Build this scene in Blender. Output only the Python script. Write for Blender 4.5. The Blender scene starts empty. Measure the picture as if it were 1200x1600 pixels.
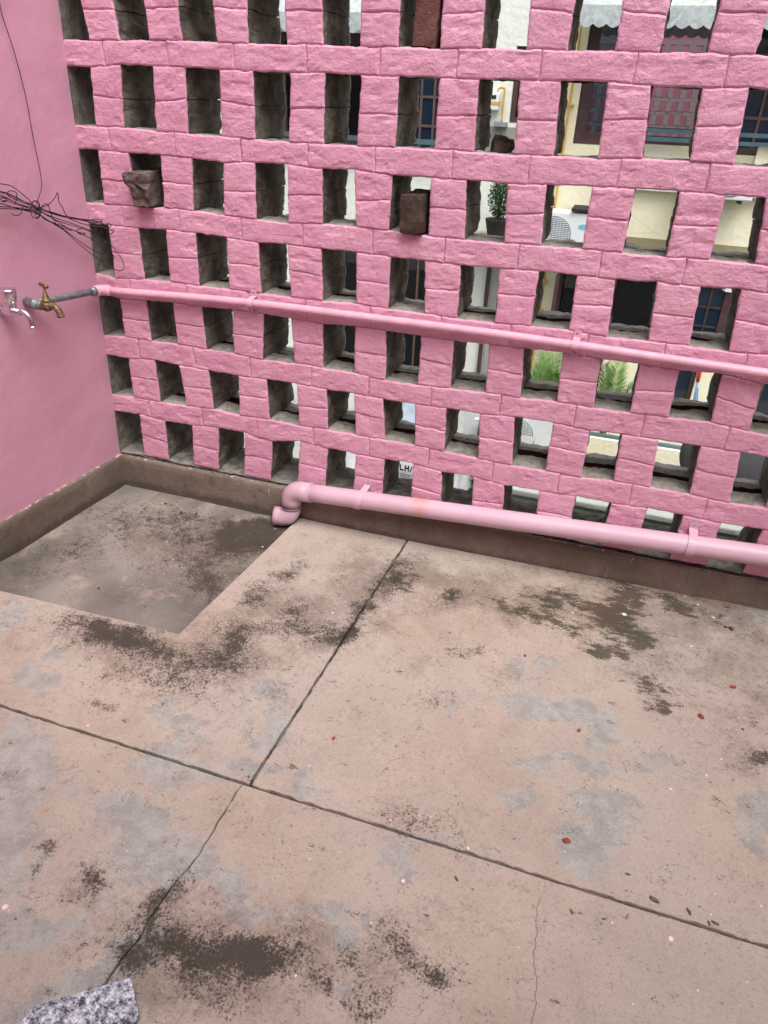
import bpy, math, random
from mathutils import Vector, Matrix, noise as mn

HOLES = {
(0,0):((-0.1398,1.8384),(-0.0682,1.8384),(-0.0458,1.6644),(-0.145,1.6658)),(0,1):((0.0514,1.8384),(0.1718,1.8384),(0.1814,1.6684),(0.0717,1.6664)),(0,2):((0.2914,1.8384),(0.4118,1.8384),(0.4235,1.6677),(0.2976,1.6704)),(0,3):((0.5314,1.8384),(0.6518,1.8384),(0.657,1.6671),(0.5288,1.6664)),(0,4):((0.7714,1.8384),(0.8918,1.8384),(0.8922,1.6653),(0.7752,1.6678)),(0,5):((1.0114,1.8384),(1.1318,1.8384),(1.1334,1.6655),(1.0096,1.6676)),(0,6):((1.2514,1.8384),(1.3718,1.8384),(1.3778,1.669),(1.2528,1.6694)),(0,7):((1.4914,1.8384),(1.6118,1.8384),(1.6144,1.6695),(1.4902,1.6698)),(0,8):((1.7314,1.8384),(1.8518,1.8384),(1.8444,1.6702),(1.7282,1.6691)),(0,9):((1.9714,1.8384),(2.0918,1.8384),(2.0918,1.6658),(1.9607,1.6686)),(0,10):((2.2114,1.8384),(2.3318,1.8384),(2.3318,1.6658),(2.2114,1.6658)),(0,11):((2.4514,1.8384),(2.5718,1.8384),(2.5718,1.6658),(2.4514,1.6658)),
(1,0):((-0.1473,1.5899),(-0.0584,1.5896),(-0.0728,1.415),(-0.1525,1.4173)),(1,1):((0.0601,1.5998),(0.1807,1.5994),(0.1683,1.4129),(0.0411,1.4184)),(1,2):((0.3005,1.599),(0.4238,1.5971),(0.4165,1.4098),(0.2904,1.4111)),(1,3):((0.5416,1.5935),(0.6672,1.5953),(0.6566,1.4054),(0.5369,1.4066)),(1,4):((0.7809,1.5968),(0.8977,1.5936),(0.8868,1.4066),(0.7754,1.4061)),(1,5):((1.0152,1.5938),(1.137,1.5942),(1.1352,1.411),(1.0118,1.4096)),(1,6):((1.2534,1.5945),(1.3698,1.5965),(1.3775,1.409),(1.2571,1.4108)),(1,7):((1.4844,1.5985),(1.6094,1.5993),(1.6162,1.4125),(1.4921,1.412)),(1,8):((1.7234,1.594),(1.851,1.5923),(1.8616,1.4202),(1.7369,1.4194)),(1,9):((1.9649,1.5975),(2.0918,1.5899),(2.0918,1.4173),(1.9752,1.4174)),(1,10):((2.2114,1.5899),(2.3318,1.5899),(2.3318,1.4173),(2.2114,1.4173)),(1,11):((2.4514,1.5899),(2.5718,1.5899),(2.5718,1.4173),(2.4514,1.4173)),
(2,0):((-0.1548,1.3414),(-0.0762,1.3439),(-0.0832,1.1675),(-0.1599,1.1688)),(2,1):((0.0484,1.3408),(0.1732,1.3418),(0.1678,1.1735),(0.0514,1.1688)),(2,2):((0.2967,1.339),(0.4145,1.3324),(0.4028,1.1687),(0.2832,1.1739)),(2,3):((0.5305,1.3391),(0.6499,1.3405),(0.646,1.1616),(0.527,1.1642)),(2,4):((0.7705,1.3347),(0.8794,1.3395),(0.8889,1.1696),(0.7692,1.1696)),(2,5):((1.0071,1.3311),(1.1309,1.3318),(1.1323,1.1629),(1.0012,1.1692)),(2,6):((1.2433,1.3319),(1.3683,1.3313),(1.377,1.1634),(1.2514,1.1617)),(2,7):((1.4834,1.3355),(1.6133,1.3391),(1.6136,1.168),(1.4911,1.1661)),(2,8):((1.732,1.3421),(1.8543,1.3438),(1.8544,1.1668),(1.7328,1.168)),(2,9):((1.9751,1.3425),(2.0762,1.3416),(2.0957,1.1705),(1.9746,1.1711)),(2,10):((2.2114,1.3414),(2.3318,1.3414),(2.3318,1.1688),(2.2114,1.1688)),(2,11):((2.4514,1.3414),(2.5718,1.3414),(2.5718,1.1688),(2.4514,1.1688)),
(3,0):((-0.1622,1.0929),(-0.0802,1.096),(-0.081,0.9064),(-0.1674,0.9204)),(3,1):((0.048,1.0956),(0.1632,1.1009),(0.1578,0.9196),(0.0472,0.915)),(3,2):((0.2853,1.1005),(0.4066,1.096),(0.4047,0.9183),(0.2785,0.9162)),(3,3):((0.5298,1.0879),(0.6389,1.0935),(0.6475,0.9158),(0.53,0.9162)),(3,4):((0.7639,1.0903),(0.8902,1.0917),(0.8932,0.9215),(0.7696,0.9184)),(3,5):((1.0112,1.0869),(1.1268,1.0879),(1.1381,0.9176),(1.0093,0.9175)),(3,6):((1.2481,1.0857),(1.3721,1.0862),(1.3776,0.9147),(1.2508,0.914)),(3,7):((1.4961,1.0909),(1.6114,1.091),(1.6159,0.9214),(1.4942,0.9186)),(3,8):((1.7276,1.0898),(1.8468,1.0947),(1.8587,0.918),(1.736,0.9143)),(3,9):((1.9693,1.0929),(2.0776,1.0991),(2.0925,0.9153),(1.9787,0.9178)),(3,10):((2.2114,1.0929),(2.3318,1.0929),(2.3318,0.9204),(2.2114,0.9204)),(3,11):((2.4514,1.0929),(2.5718,1.0929),(2.5718,0.9204),(2.4514,0.9204)),
(4,0):((-0.1697,0.8445),(-0.0773,0.83),(-0.0765,0.6827),(-0.1748,0.6719)),(4,1):((0.0407,0.836),(0.1587,0.8422),(0.161,0.6832),(0.0432,0.6804)),(4,2):((0.2813,0.8421),(0.4119,0.8455),(0.4042,0.6783),(0.2866,0.6798)),(4,3):((0.5363,0.8439),(0.6451,0.8408),(0.6553,0.6763),(0.5242,0.6702)),(4,4):((0.7689,0.8376),(0.8898,0.8435),(0.8901,0.6736),(0.7677,0.6752)),(4,5):((1.0053,0.8423),(1.1319,0.8406),(1.1292,0.6638),(1.01,0.6625)),(4,6):((1.2488,0.8382),(1.3667,0.8406),(1.3719,0.6728),(1.2475,0.67)),(4,7):((1.4836,0.8433),(1.6076,0.8472),(1.6153,0.679),(1.4934,0.6733)),(4,8):((1.7299,0.8408),(1.8476,0.8427),(1.8513,0.6789),(1.7354,0.6757)),(4,9):((1.969,0.8393),(2.0906,0.8447),(2.0967,0.6869),(1.9722,0.6813)),(4,10):((2.21,0.8318),(2.3318,0.8445),(2.3318,0.6719),(2.2149,0.6745)),(4,11):((2.4514,0.8445),(2.5718,0.8445),(2.5718,0.6719),(2.4514,0.6719)),
(5,0):((-0.1771,0.596),(-0.0796,0.5937),(-0.0797,0.4275),(-0.1823,0.4234)),(5,1):((0.0465,0.6034),(0.1561,0.5979),(0.171,0.4314),(0.048,0.4255)),(5,2):((0.2866,0.5959),(0.4167,0.5918),(0.4104,0.4297),(0.2938,0.435)),(5,3):((0.5364,0.5967),(0.6609,0.5977),(0.667,0.4273),(0.5418,0.4328)),(5,4):((0.7825,0.5937),(0.8913,0.5956),(0.8991,0.4306),(0.787,0.4321)),(5,5):((1.003,0.5909),(1.1242,0.5906),(1.1338,0.4309),(1.0165,0.4305)),(5,6):((1.2398,0.5948),(1.3601,0.5929),(1.3734,0.4212),(1.2465,0.4257)),(5,7):((1.483,0.6014),(1.6143,0.6023),(1.6154,0.4194),(1.4974,0.4167)),(5,8):((1.7392,0.5957),(1.8406,0.5996),(1.847,0.4253),(1.7402,0.4164)),(5,9):((1.9585,0.5998),(2.089,0.6006),(2.0954,0.4245),(1.9695,0.4255)),(5,10):((2.2098,0.6025),(2.3318,0.596),(2.3318,0.4234),(2.2235,0.4175)),(5,11):((2.4514,0.596),(2.5718,0.596),(2.5718,0.4234),(2.4514,0.4234)),
(6,0):((-0.1846,0.3475),(-0.0637,0.3535),(-0.0682,0.163),(-0.1901,0.163)),(6,1):((0.0583,0.3453),(0.1881,0.3476),(0.1718,0.163),(0.0514,0.163)),(6,2):((0.3099,0.3573),(0.4279,0.3556),(0.4118,0.163),(0.2914,0.163)),(6,3):((0.5485,0.3409),(0.6681,0.3652),(0.6518,0.163),(0.5314,0.163)),(6,4):((0.7867,0.3539),(0.9031,0.351),(0.8918,0.163),(0.7714,0.163)),(6,5):((1.0196,0.3514),(1.1307,0.3565),(1.1318,0.163),(1.0114,0.163)),(6,6):((1.2435,0.341),(1.3621,0.3459),(1.3718,0.163),(1.2514,0.163)),(6,7):((1.4799,0.3327),(1.6047,0.3374),(1.6118,0.163),(1.4914,0.163)),(6,8):((1.7353,0.3412),(1.857,0.3387),(1.8518,0.163),(1.7314,0.163)),(6,9):((1.9783,0.3444),(2.0937,0.3443),(2.0918,0.163),(1.9714,0.163)),(6,10):((2.2176,0.3392),(2.346,0.3434),(2.3318,0.163),(2.2114,0.163)),(6,11):((2.4514,0.3475),(2.5718,0.3475),(2.5718,0.163),(2.4514,0.163)),
}
DIRT_SHADE = [  # broad grime patches, with painted shade along the wall side
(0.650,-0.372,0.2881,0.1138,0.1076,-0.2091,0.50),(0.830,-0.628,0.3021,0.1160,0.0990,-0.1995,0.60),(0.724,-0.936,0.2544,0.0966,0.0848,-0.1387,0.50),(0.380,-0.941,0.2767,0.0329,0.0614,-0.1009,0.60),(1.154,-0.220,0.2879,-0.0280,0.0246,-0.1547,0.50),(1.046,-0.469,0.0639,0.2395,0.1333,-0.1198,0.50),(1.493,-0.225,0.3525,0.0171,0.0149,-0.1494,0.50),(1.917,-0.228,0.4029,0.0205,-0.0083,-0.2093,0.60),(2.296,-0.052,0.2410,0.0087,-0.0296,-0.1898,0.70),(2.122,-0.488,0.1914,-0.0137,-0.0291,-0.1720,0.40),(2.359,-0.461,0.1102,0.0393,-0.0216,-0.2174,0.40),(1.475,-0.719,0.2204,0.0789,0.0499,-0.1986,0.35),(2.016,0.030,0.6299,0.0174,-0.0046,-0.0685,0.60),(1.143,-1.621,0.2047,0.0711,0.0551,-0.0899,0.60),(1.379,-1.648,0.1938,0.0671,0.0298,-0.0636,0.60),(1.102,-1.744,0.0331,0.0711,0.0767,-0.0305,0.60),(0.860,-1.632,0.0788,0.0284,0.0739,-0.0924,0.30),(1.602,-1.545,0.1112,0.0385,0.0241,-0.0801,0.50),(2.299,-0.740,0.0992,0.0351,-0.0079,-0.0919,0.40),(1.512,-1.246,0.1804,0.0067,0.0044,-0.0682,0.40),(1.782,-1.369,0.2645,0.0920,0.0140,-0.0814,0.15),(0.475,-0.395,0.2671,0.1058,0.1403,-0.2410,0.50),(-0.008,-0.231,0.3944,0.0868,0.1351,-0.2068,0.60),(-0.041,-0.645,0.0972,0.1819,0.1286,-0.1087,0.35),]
STAIN = [
(0.564,-0.120,0.1534,0.0339,0.0391,-0.0878,1.70),(0.642,-0.105,0.0835,0.0336,0.0370,-0.0783,1.70),(0.534,-0.201,0.1170,0.0468,0.0433,-0.0826,1.00),(0.475,-0.395,0.2000,0.0792,0.0931,-0.1599,0.50),(0.094,-0.245,0.3333,0.0229,0.0712,-0.1264,0.60),(-0.041,-0.505,0.0782,0.1517,0.0853,-0.0764,0.40),(0.558,-0.559,0.0020,0.0661,0.1633,-0.1019,0.75),(0.209,-0.143,0.0715,0.0045,0.0186,-0.0366,0.60),(0.498,-0.290,0.0456,0.0182,0.0176,-0.0319,0.60),(0.351,-0.902,0.2227,0.0158,0.0341,-0.0587,0.90),(0.474,-0.905,0.1285,0.0150,0.0265,-0.0474,0.90),(0.794,-0.783,0.0475,0.0182,0.0463,-0.0853,1.00),(0.763,-0.415,0.0536,0.1212,0.0401,-0.0439,1.00),(0.893,-0.585,0.0444,0.0172,0.0202,-0.0436,1.00),(0.758,-0.581,0.0613,0.0238,0.0324,-0.0629,0.60),(0.975,-0.662,0.1272,0.0489,0.0156,-0.0351,0.80),(1.166,-0.259,0.0221,0.1356,0.0342,-0.0277,1.10),(1.127,-0.496,0.0283,-0.0121,0.0003,-0.0883,1.00),(0.797,-0.909,0.1455,0.0553,0.0415,-0.0725,0.60),(0.666,-1.018,0.1413,0.0535,0.0374,-0.0564,0.50),(0.570,-1.160,0.0336,0.0126,0.0155,-0.0205,0.90),(1.514,-0.582,0.0318,0.0337,0.0127,-0.0254,1.00),(1.442,-0.817,0.0798,0.0285,0.0234,-0.0846,0.40),(1.118,-0.625,0.0689,0.0249,0.0115,-0.0299,1.00),(1.383,-0.305,0.0385,0.0140,0.0108,-0.0436,0.90),(1.402,-1.057,0.0323,0.0114,0.0195,-0.0598,0.25),(0.891,-1.628,0.0399,-0.0051,0.0059,-0.0444,0.80),(1.066,-1.573,0.0387,0.0356,0.0263,-0.0224,0.80),(1.064,-1.620,0.0296,-0.0084,-0.0063,-0.0359,0.70),(1.191,-1.674,0.1277,0.0326,0.0186,-0.0379,1.30),(1.320,-1.643,0.0649,0.0110,0.0096,-0.0325,1.00),(1.058,-1.734,0.0360,-0.0098,-0.0108,-0.0468,1.00),(1.143,-1.621,0.0377,0.0500,0.0276,-0.0176,0.50),(0.723,-1.567,0.0193,0.0070,0.0159,-0.0187,1.10),(0.754,-1.624,0.0195,0.0003,0.0139,-0.0331,1.00),(0.516,-1.445,0.0300,0.0110,0.0143,-0.0157,0.50),(1.587,-1.517,0.0256,0.0242,0.0383,-0.0413,1.00),(1.673,-1.559,0.0339,0.0117,0.0054,-0.0207,1.00),(1.467,-1.592,0.0430,0.0149,0.0113,-0.0286,0.70),(1.453,-1.660,0.0213,0.0074,0.0081,-0.0191,0.70),(1.542,-1.666,0.0523,0.0181,0.0068,-0.0187,0.90),(1.570,-1.614,0.0372,0.0002,-0.0007,-0.0141,0.60),(1.512,-1.246,0.1063,0.0040,0.0028,-0.0432,0.55),(1.469,-1.213,0.0597,0.0210,0.0066,-0.0208,0.50),(1.082,-1.262,0.0152,0.0056,0.0074,-0.0140,1.20),(1.238,-1.729,0.0828,0.0286,0.0108,-0.0183,0.50),(1.014,-1.843,0.0402,0.0482,0.0165,-0.0086,0.90),(1.054,-1.652,0.0062,0.0361,0.0205,-0.0056,0.60),(2.340,-0.725,0.0413,-0.0144,-0.0127,-0.0335,1.00),(2.264,-0.775,0.0654,0.0231,-0.0025,-0.0345,0.30),(-0.028,-0.726,0.1115,0.0960,0.0593,-0.0577,0.40),(0.010,-0.533,0.1318,0.0524,0.0551,-0.0699,0.30),(1.684,0.268,0.9327,0.0052,0.0019,-0.0612,0.00),]
MOSS = [
(1.741,-0.207,0.0972,0.0047,0.0012,-0.0681,1.10),(1.712,-0.332,0.0827,-0.0148,-0.0025,-0.0455,1.10),(1.937,-0.221,0.0837,-0.0227,-0.0135,-0.0938,1.40),(1.986,-0.094,0.0600,0.0023,-0.0043,-0.0714,1.10),(1.928,-0.427,0.0680,0.0086,-0.0009,-0.0354,1.30),(2.024,-0.332,0.0600,-0.0152,-0.0107,-0.0603,1.00),(2.152,-0.105,0.0578,-0.0359,-0.0126,-0.0449,1.30),(2.066,-0.566,0.0685,-0.0250,-0.0132,-0.0502,1.10),(2.085,-0.628,0.0319,0.0114,0.0000,-0.0240,1.10),(2.324,0.037,0.1431,-0.0062,-0.0118,-0.0667,0.50),(1.972,0.000,0.3032,0.0092,-0.0023,-0.0426,0.55),(1.833,-0.367,0.0493,-0.0117,-0.0031,-0.0271,0.90),(1.578,-0.313,0.0628,0.0228,0.0089,-0.0495,0.80),(1.216,-0.262,0.0289,0.0954,0.0407,-0.0432,0.80),(1.141,-0.599,0.0694,0.0251,0.0157,-0.0424,0.70),(1.178,-1.678,0.1108,0.0384,0.0166,-0.0272,0.70),(1.487,-0.598,0.0230,0.0083,0.0055,-0.0235,0.50),(1.346,-0.299,0.0537,0.0196,0.0133,-0.0511,0.50),(2.294,-0.092,0.0421,0.0153,-0.0030,-0.0456,0.60),(2.196,0.095,0.1302,0.0029,-0.0047,-0.0398,0.60),]
WORN = [
(0.487,-1.413,0.0916,0.0339,0.0853,-0.0935,1.10),(0.609,-1.587,0.0972,0.0354,0.1051,-0.1124,1.10),(0.826,-1.749,0.0424,0.0397,0.0463,-0.0301,1.00),(0.334,-1.143,0.0555,0.0210,0.0403,-0.0465,1.10),(0.043,-0.932,0.0423,0.0163,0.0707,-0.0773,1.10),(0.310,-1.032,0.0362,0.0138,0.0197,-0.0236,0.90),(1.003,-1.829,0.0669,0.0709,0.0346,-0.0199,1.10),(0.969,-1.877,0.0484,0.0412,0.0218,-0.0137,1.00),(0.805,-1.421,0.0733,0.0269,0.0280,-0.0382,0.80),(0.837,-1.306,0.1696,0.0253,0.0192,-0.0392,0.70),(0.927,-1.453,0.0854,0.0311,0.0435,-0.0642,1.00),(1.005,-1.530,0.0814,0.0295,0.0312,-0.0471,0.80),(1.093,-1.697,0.0468,0.0163,0.0175,-0.0258,1.20),(1.047,-1.751,0.0402,-0.0142,-0.0205,-0.0538,0.90),(1.184,-1.687,0.0134,0.0047,0.0106,-0.0173,1.40),(1.225,-1.533,0.0290,0.0101,0.0268,-0.0505,0.90),(1.156,-1.509,0.0811,0.0283,0.0194,-0.0345,0.80),(1.368,-1.528,0.0907,0.0315,0.0144,-0.0326,0.80),(1.440,-1.560,0.0352,0.0122,0.0107,-0.0263,1.00),(1.500,-1.490,0.0168,0.0058,0.0108,-0.0308,1.20),(0.831,-1.144,0.0991,0.0370,0.0415,-0.0668,0.70),(1.025,-0.980,0.0622,0.0234,0.0387,-0.0795,0.80),(1.075,-1.103,0.0822,0.0296,0.0178,-0.0362,0.80),(1.084,-1.214,0.1016,0.0135,0.0118,-0.0339,0.70),(1.257,-1.238,0.0364,0.0128,0.0165,-0.0381,1.00),(1.415,-1.202,0.0453,0.0159,0.0061,-0.0177,0.50),(1.527,-1.295,0.0854,0.0299,0.0123,-0.0408,0.60),(1.720,-0.540,0.0772,0.0167,0.0033,-0.0392,0.90),(1.652,-0.611,0.0374,0.0134,0.0044,-0.0256,0.90),(1.744,-0.736,0.0714,0.0160,0.0033,-0.0413,1.10),(1.866,-0.725,0.0875,0.0084,-0.0011,-0.0414,0.90),(1.935,-0.772,0.0375,0.0133,0.0034,-0.0525,0.90),(1.794,-0.941,0.0975,0.0111,0.0000,-0.0264,0.90),(1.925,-0.917,0.0798,0.0091,-0.0016,-0.0286,1.00),(1.761,-1.060,0.0461,0.0162,0.0054,-0.0344,0.80),(1.948,-1.031,0.0912,0.0217,-0.0001,-0.0466,1.00),(2.001,-1.093,0.0587,0.0206,0.0012,-0.0287,0.90),(1.927,-1.181,0.0566,0.0078,-0.0026,-0.0411,1.10),(1.880,-1.131,0.0410,0.0144,0.0036,-0.0351,0.90),(2.072,-0.865,0.0600,-0.0088,-0.0126,-0.0535,0.80),(2.316,-0.964,0.0328,0.0115,-0.0114,-0.1115,1.00),(2.269,-0.922,0.0459,0.0161,-0.0041,-0.0520,0.60),(1.548,-1.364,0.0274,0.0096,0.0071,-0.0235,0.70),(2.375,-0.100,0.1181,0.0048,-0.0139,-0.0758,0.80),(0.921,-1.728,0.0198,0.0071,0.0104,-0.0129,1.20),(1.499,-1.639,0.0167,0.0058,0.0050,-0.0130,1.20),(1.501,-0.823,0.0527,0.0188,0.0122,-0.0485,0.40),(0.949,-1.661,0.0766,0.0275,0.0343,-0.0454,0.30),(2.064,-0.351,0.1184,0.0426,0.0006,-0.0648,0.40),(1.708,-0.722,0.1071,0.0382,0.0157,-0.1005,0.40),]
WIRES = [
[(-0.1475,-0.2253,1.7955),(-0.1511,-0.2486,1.7315),(-0.1527,-0.224,1.6209),(-0.1551,-0.2079,1.502),(-0.1565,-0.2066,1.3848),(-0.1528,-0.2109,1.2523),(-0.148,-0.2576,1.1922)],
[(-0.1612,-0.4776,1.2826),(-0.1553,-0.3881,1.2631),(-0.1523,-0.3414,1.25),(-0.1496,-0.2867,1.2069),(-0.1486,-0.2608,1.1787),(-0.1349,-0.1987,1.1525),(-0.1212,-0.1399,1.1341),(-0.107,-0.0771,1.119),(-0.0864,-0.05,1.1237),(-0.0601,-0.05,1.1193),(-0.0889,-0.05,1.1105),(-0.1066,-0.0687,1.1136)],
[(-0.1719,-0.4755,1.2551),(-0.1658,-0.3845,1.2381),(-0.1523,-0.3254,1.2106),(-0.1483,-0.2595,1.1845),(-0.1363,-0.2244,1.1655),(-0.1221,-0.1542,1.1379),(-0.1062,-0.0624,1.1129),(-0.0434,-0.05,1.0926),(-0.0168,-0.05,1.0905),(-0.0357,-0.05,1.0759),(-0.043,-0.05,1.0948)],
[(-0.1527,-0.4913,1.2666),(-0.1475,-0.4054,1.2339),(-0.1439,-0.3431,1.2016),(-0.1395,-0.2719,1.1767),(-0.127,-0.2255,1.1462),(-0.115,-0.1852,1.1154),(-0.1118,-0.1303,1.0893),(-0.1091,-0.0888,1.0773),(-0.1111,-0.1169,1.0789),(-0.1116,-0.1294,1.0934),(-0.1091,-0.0973,1.0978)],
[(-0.1647,-0.4963,1.2128),(-0.1581,-0.4024,1.2069),(-0.1552,-0.3562,1.1907),(-0.1494,-0.265,1.1612),(-0.1377,-0.2312,1.1359),(-0.1249,-0.1776,1.0989),(-0.1133,-0.1373,1.0558),(-0.1093,-0.0544,0.9899),(-0.0359,-0.05,0.953),(-0.0022,-0.05,0.9564),(0.0042,-0.05,0.9774),(-0.0141,-0.05,1.0138),(-0.0469,-0.05,1.0441),(-0.0769,-0.0502,1.0592)],
[(-0.1745,-0.4897,1.2022),(-0.1679,-0.3953,1.196),(-0.1535,-0.3314,1.1862),(-0.1491,-0.2636,1.1671),(-0.1385,-0.244,1.1415),(-0.1262,-0.2027,1.1188),(-0.1136,-0.1488,1.0747),(-0.1101,-0.0801,1.0254),(-0.0874,-0.05,1.0048),(-0.0727,-0.05,1.0241),(-0.0786,-0.0757,1.0628)],
[(-0.1442,-0.5051,1.2508),(-0.1384,-0.4163,1.2301),(-0.1353,-0.3665,1.2104),(-0.1353,-0.3629,1.2044),(-0.1335,-0.3506,1.2334),(-0.135,-0.376,1.2431),(-0.1361,-0.3861,1.2329),(-0.1443,-0.3549,1.2161),(-0.1392,-0.2706,1.1825),(-0.1237,-0.1814,1.1493),(-0.1086,-0.0947,1.1104),(-0.0504,-0.05,1.0985),(-0.0245,-0.05,1.1071),(-0.0393,-0.05,1.1145)],
[(-0.1294,-0.4281,1.2228),(-0.1285,-0.4172,1.2272),(-0.1277,-0.4037,1.2222),(-0.1284,-0.4104,1.2155),(-0.1293,-0.4243,1.2187),(-0.137,-0.3906,1.2147),(-0.1352,-0.3609,1.2023),(-0.1303,-0.283,1.1747),(-0.1167,-0.222,1.1466),(-0.1024,-0.1509,1.1182),(-0.0981,-0.0793,1.0877),(-0.0714,-0.05,1.0596)],
[(-0.1377,-0.3851,1.1763),(-0.1368,-0.3691,1.1687),(-0.135,-0.3471,1.174),(-0.1339,-0.3379,1.1903),(-0.132,-0.3118,1.1895),(-0.1301,-0.2799,1.1763),(-0.1162,-0.2102,1.135),(-0.1102,-0.1125,1.0998),(-0.0965,-0.0503,1.0707),(-0.0609,-0.05,1.0429),(-0.0575,-0.05,1.0165)],
[(-0.1201,-0.2834,1.1834),(-0.1168,-0.2408,1.1888),(-0.114,-0.2088,1.2055),(-0.1122,-0.1909,1.2217),(-0.1131,-0.1913,1.1938),(-0.1128,-0.1786,1.1723),(-0.1217,-0.1504,1.1416),(-0.1172,-0.0805,1.1228),(-0.0668,-0.05,1.1123)],
[(-0.1202,-0.2804,1.1732),(-0.1187,-0.2661,1.1874),(-0.1169,-0.2431,1.191),(-0.1172,-0.2337,1.158),(-0.1171,-0.2181,1.1257),(-0.1157,-0.1923,1.11),(-0.1132,-0.1533,1.0966)],
[(-0.1638,-0.4916,1.2303),(-0.1564,-0.3936,1.2414),(-0.1602,-0.2916,1.1988),(-0.158,-0.2511,1.1749),(-0.1441,-0.1877,1.1526),(-0.1283,-0.0991,1.1285),(-0.0876,-0.05,1.1171),(-0.0566,-0.05,1.1088)],
[(-0.1656,-0.5011,1.1951),(-0.1588,-0.4062,1.1922),(-0.152,-0.3071,1.1777),(-0.1491,-0.2618,1.1629),(-0.1463,-0.2077,1.1281),(-0.1323,-0.1421,1.0998),(-0.1178,-0.0619,1.0573),(-0.0826,-0.05,1.0298)],
[(-0.1206,-0.2996,1.2064),(-0.1099,-0.2892,1.2042),(-0.1104,-0.2884,1.1847),(-0.112,-0.2995,1.1604),(-0.1229,-0.3113,1.157),(-0.1321,-0.3072,1.1754),(-0.1306,-0.2965,1.1977),(-0.1105,-0.2993,1.2071),(-0.1105,-0.2853,1.1745),(-0.122,-0.2964,1.1513),(-0.1312,-0.2923,1.1698)],
]
CHIP = [(1.876,-1.164,0.0107,0.00),(1.871,-0.800,0.0081,0.00),(2.198,-0.630,0.0111,0.00),(2.296,-0.467,0.0098,0.00),(1.237,-1.054,0.0070,0.00),(2.313,-0.169,0.0109,0.00),]
TWIG = [(2.075,-1.247,0.0199,-0.42),(2.147,-1.250,0.0140,-1.05),(2.200,-1.258,0.0139,-0.31),(2.187,-1.263,0.0097,-1.28),(1.905,-1.334,0.0112,-0.92),(1.973,-1.327,0.0083,0.33),(1.651,-1.343,0.0116,-0.82),(2.017,-1.203,0.0117,0.14),(2.170,-1.230,0.0057,0.33),]
SPECK = [(1.659,-1.259,0.0105,0.00),(1.465,-1.247,0.0078,0.00),(2.113,-0.922,0.0116,0.00),(2.193,-1.240,0.0084,0.00),(2.109,-1.324,0.0136,0.00),(2.159,-1.414,0.0077,0.00),(2.299,-1.184,0.0085,0.00),(1.540,-1.387,0.0115,0.00),(0.753,-1.727,0.0161,0.00),(1.212,-1.162,0.0067,0.00),(0.588,-1.245,0.0104,0.00),(1.321,-1.407,0.0059,0.00),(2.203,-0.845,0.0085,0.00),(2.244,-0.775,0.0069,0.00),(1.808,-1.447,0.0053,0.00),(1.990,-1.330,0.0069,0.00),(1.875,-1.193,0.0060,0.00),(1.503,-1.500,0.0068,0.00),(1.396,-1.649,0.0064,0.00),(1.969,-0.209,0.0222,0.00),(2.261,-0.122,0.0133,0.00),(2.183,-0.309,0.0105,0.00),(1.028,-0.544,0.0087,0.00),(1.801,-0.262,0.0111,0.00),(1.473,-1.310,0.0045,0.00),(2.038,-1.482,0.0050,0.00),(2.254,-1.365,0.0052,0.00),(0.252,-0.349,0.0074,0.00),(0.343,-0.447,0.0071,0.00),(0.470,-0.965,0.0059,0.00),(0.600,-0.106,0.0077,0.00),(0.613,-0.245,0.0099,0.00),(2.171,-0.019,0.0093,0.00),(2.212,-0.064,0.0114,0.00),]
GRIT = [(0.183,-0.136,0.0157,0.00),(0.245,-0.123,0.0131,0.00),(0.080,-0.096,0.0133,0.00),(0.202,-0.698,0.0110,0.00),(2.295,-0.165,0.0131,0.00),(1.680,-0.539,0.0102,0.00),(2.308,-0.640,0.0091,0.00),]
CAM = {'f': 1124.098, 'C': [1.7566, -2.3432, 1.554], 'R': [0.947542, 0.317592, 0.036043], 'U': [-0.189747, 0.468171, 0.863025], 'F': [-0.257216, 0.824591, -0.503874]}

R = math.radians
scene = bpy.context.scene
col = scene.collection
random.seed(7)

# ------------------------------------------------------------------ camera, sky, sun, exposure
cd = bpy.data.cameras.new('Camera')
cam = bpy.data.objects.new('Camera', cd); col.objects.link(cam)
cd.sensor_fit = 'VERTICAL'; cd.sensor_height = 36.0
cd.lens = CAM['f']/1600*36.0
cd.clip_start = 0.02; cd.clip_end = 500
_r, _u, _f = CAM['R'], CAM['U'], CAM['F']
cam.matrix_world = Matrix(((_r[0], _u[0], -_f[0], CAM['C'][0]), (_r[1], _u[1], -_f[1], CAM['C'][1]),
                           (_r[2], _u[2], -_f[2], CAM['C'][2]), (0, 0, 0, 1)))
scene.camera = cam

SUN_EL, SUN_AZ = 64, 145          # degrees; azimuth from +y clockwise: the light comes from behind the camera
world = bpy.data.worlds.new('World'); scene.world = world; world.use_nodes = True
wn = world.node_tree; wn.nodes.clear()
wo = wn.nodes.new('ShaderNodeOutputWorld'); wb = wn.nodes.new('ShaderNodeBackground')
sk = wn.nodes.new('ShaderNodeTexSky'); sk.sky_type = 'NISHITA'; sk.sun_disc = False
sk.sun_elevation = R(SUN_EL); sk.sun_rotation = R(SUN_AZ)
sk.air_density = 1.0; sk.dust_density = 6.0; sk.ozone_density = 1.0
hs = wn.nodes.new('ShaderNodeHueSaturation'); hs.inputs['Saturation'].default_value = 0.22
wn.links.new(sk.outputs[0], hs.inputs['Color']); wn.links.new(hs.outputs[0], wb.inputs['Color'])
wb.inputs['Strength'].default_value = 0.13
wn.links.new(wb.outputs[0], wo.inputs['Surface'])
sd = bpy.data.lights.new('sun', 'SUN'); sd.energy = 0.8; sd.angle = R(40); sd.color = (1.0, .97, .93)
sun = bpy.data.objects.new('sun', sd); col.objects.link(sun)
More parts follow.
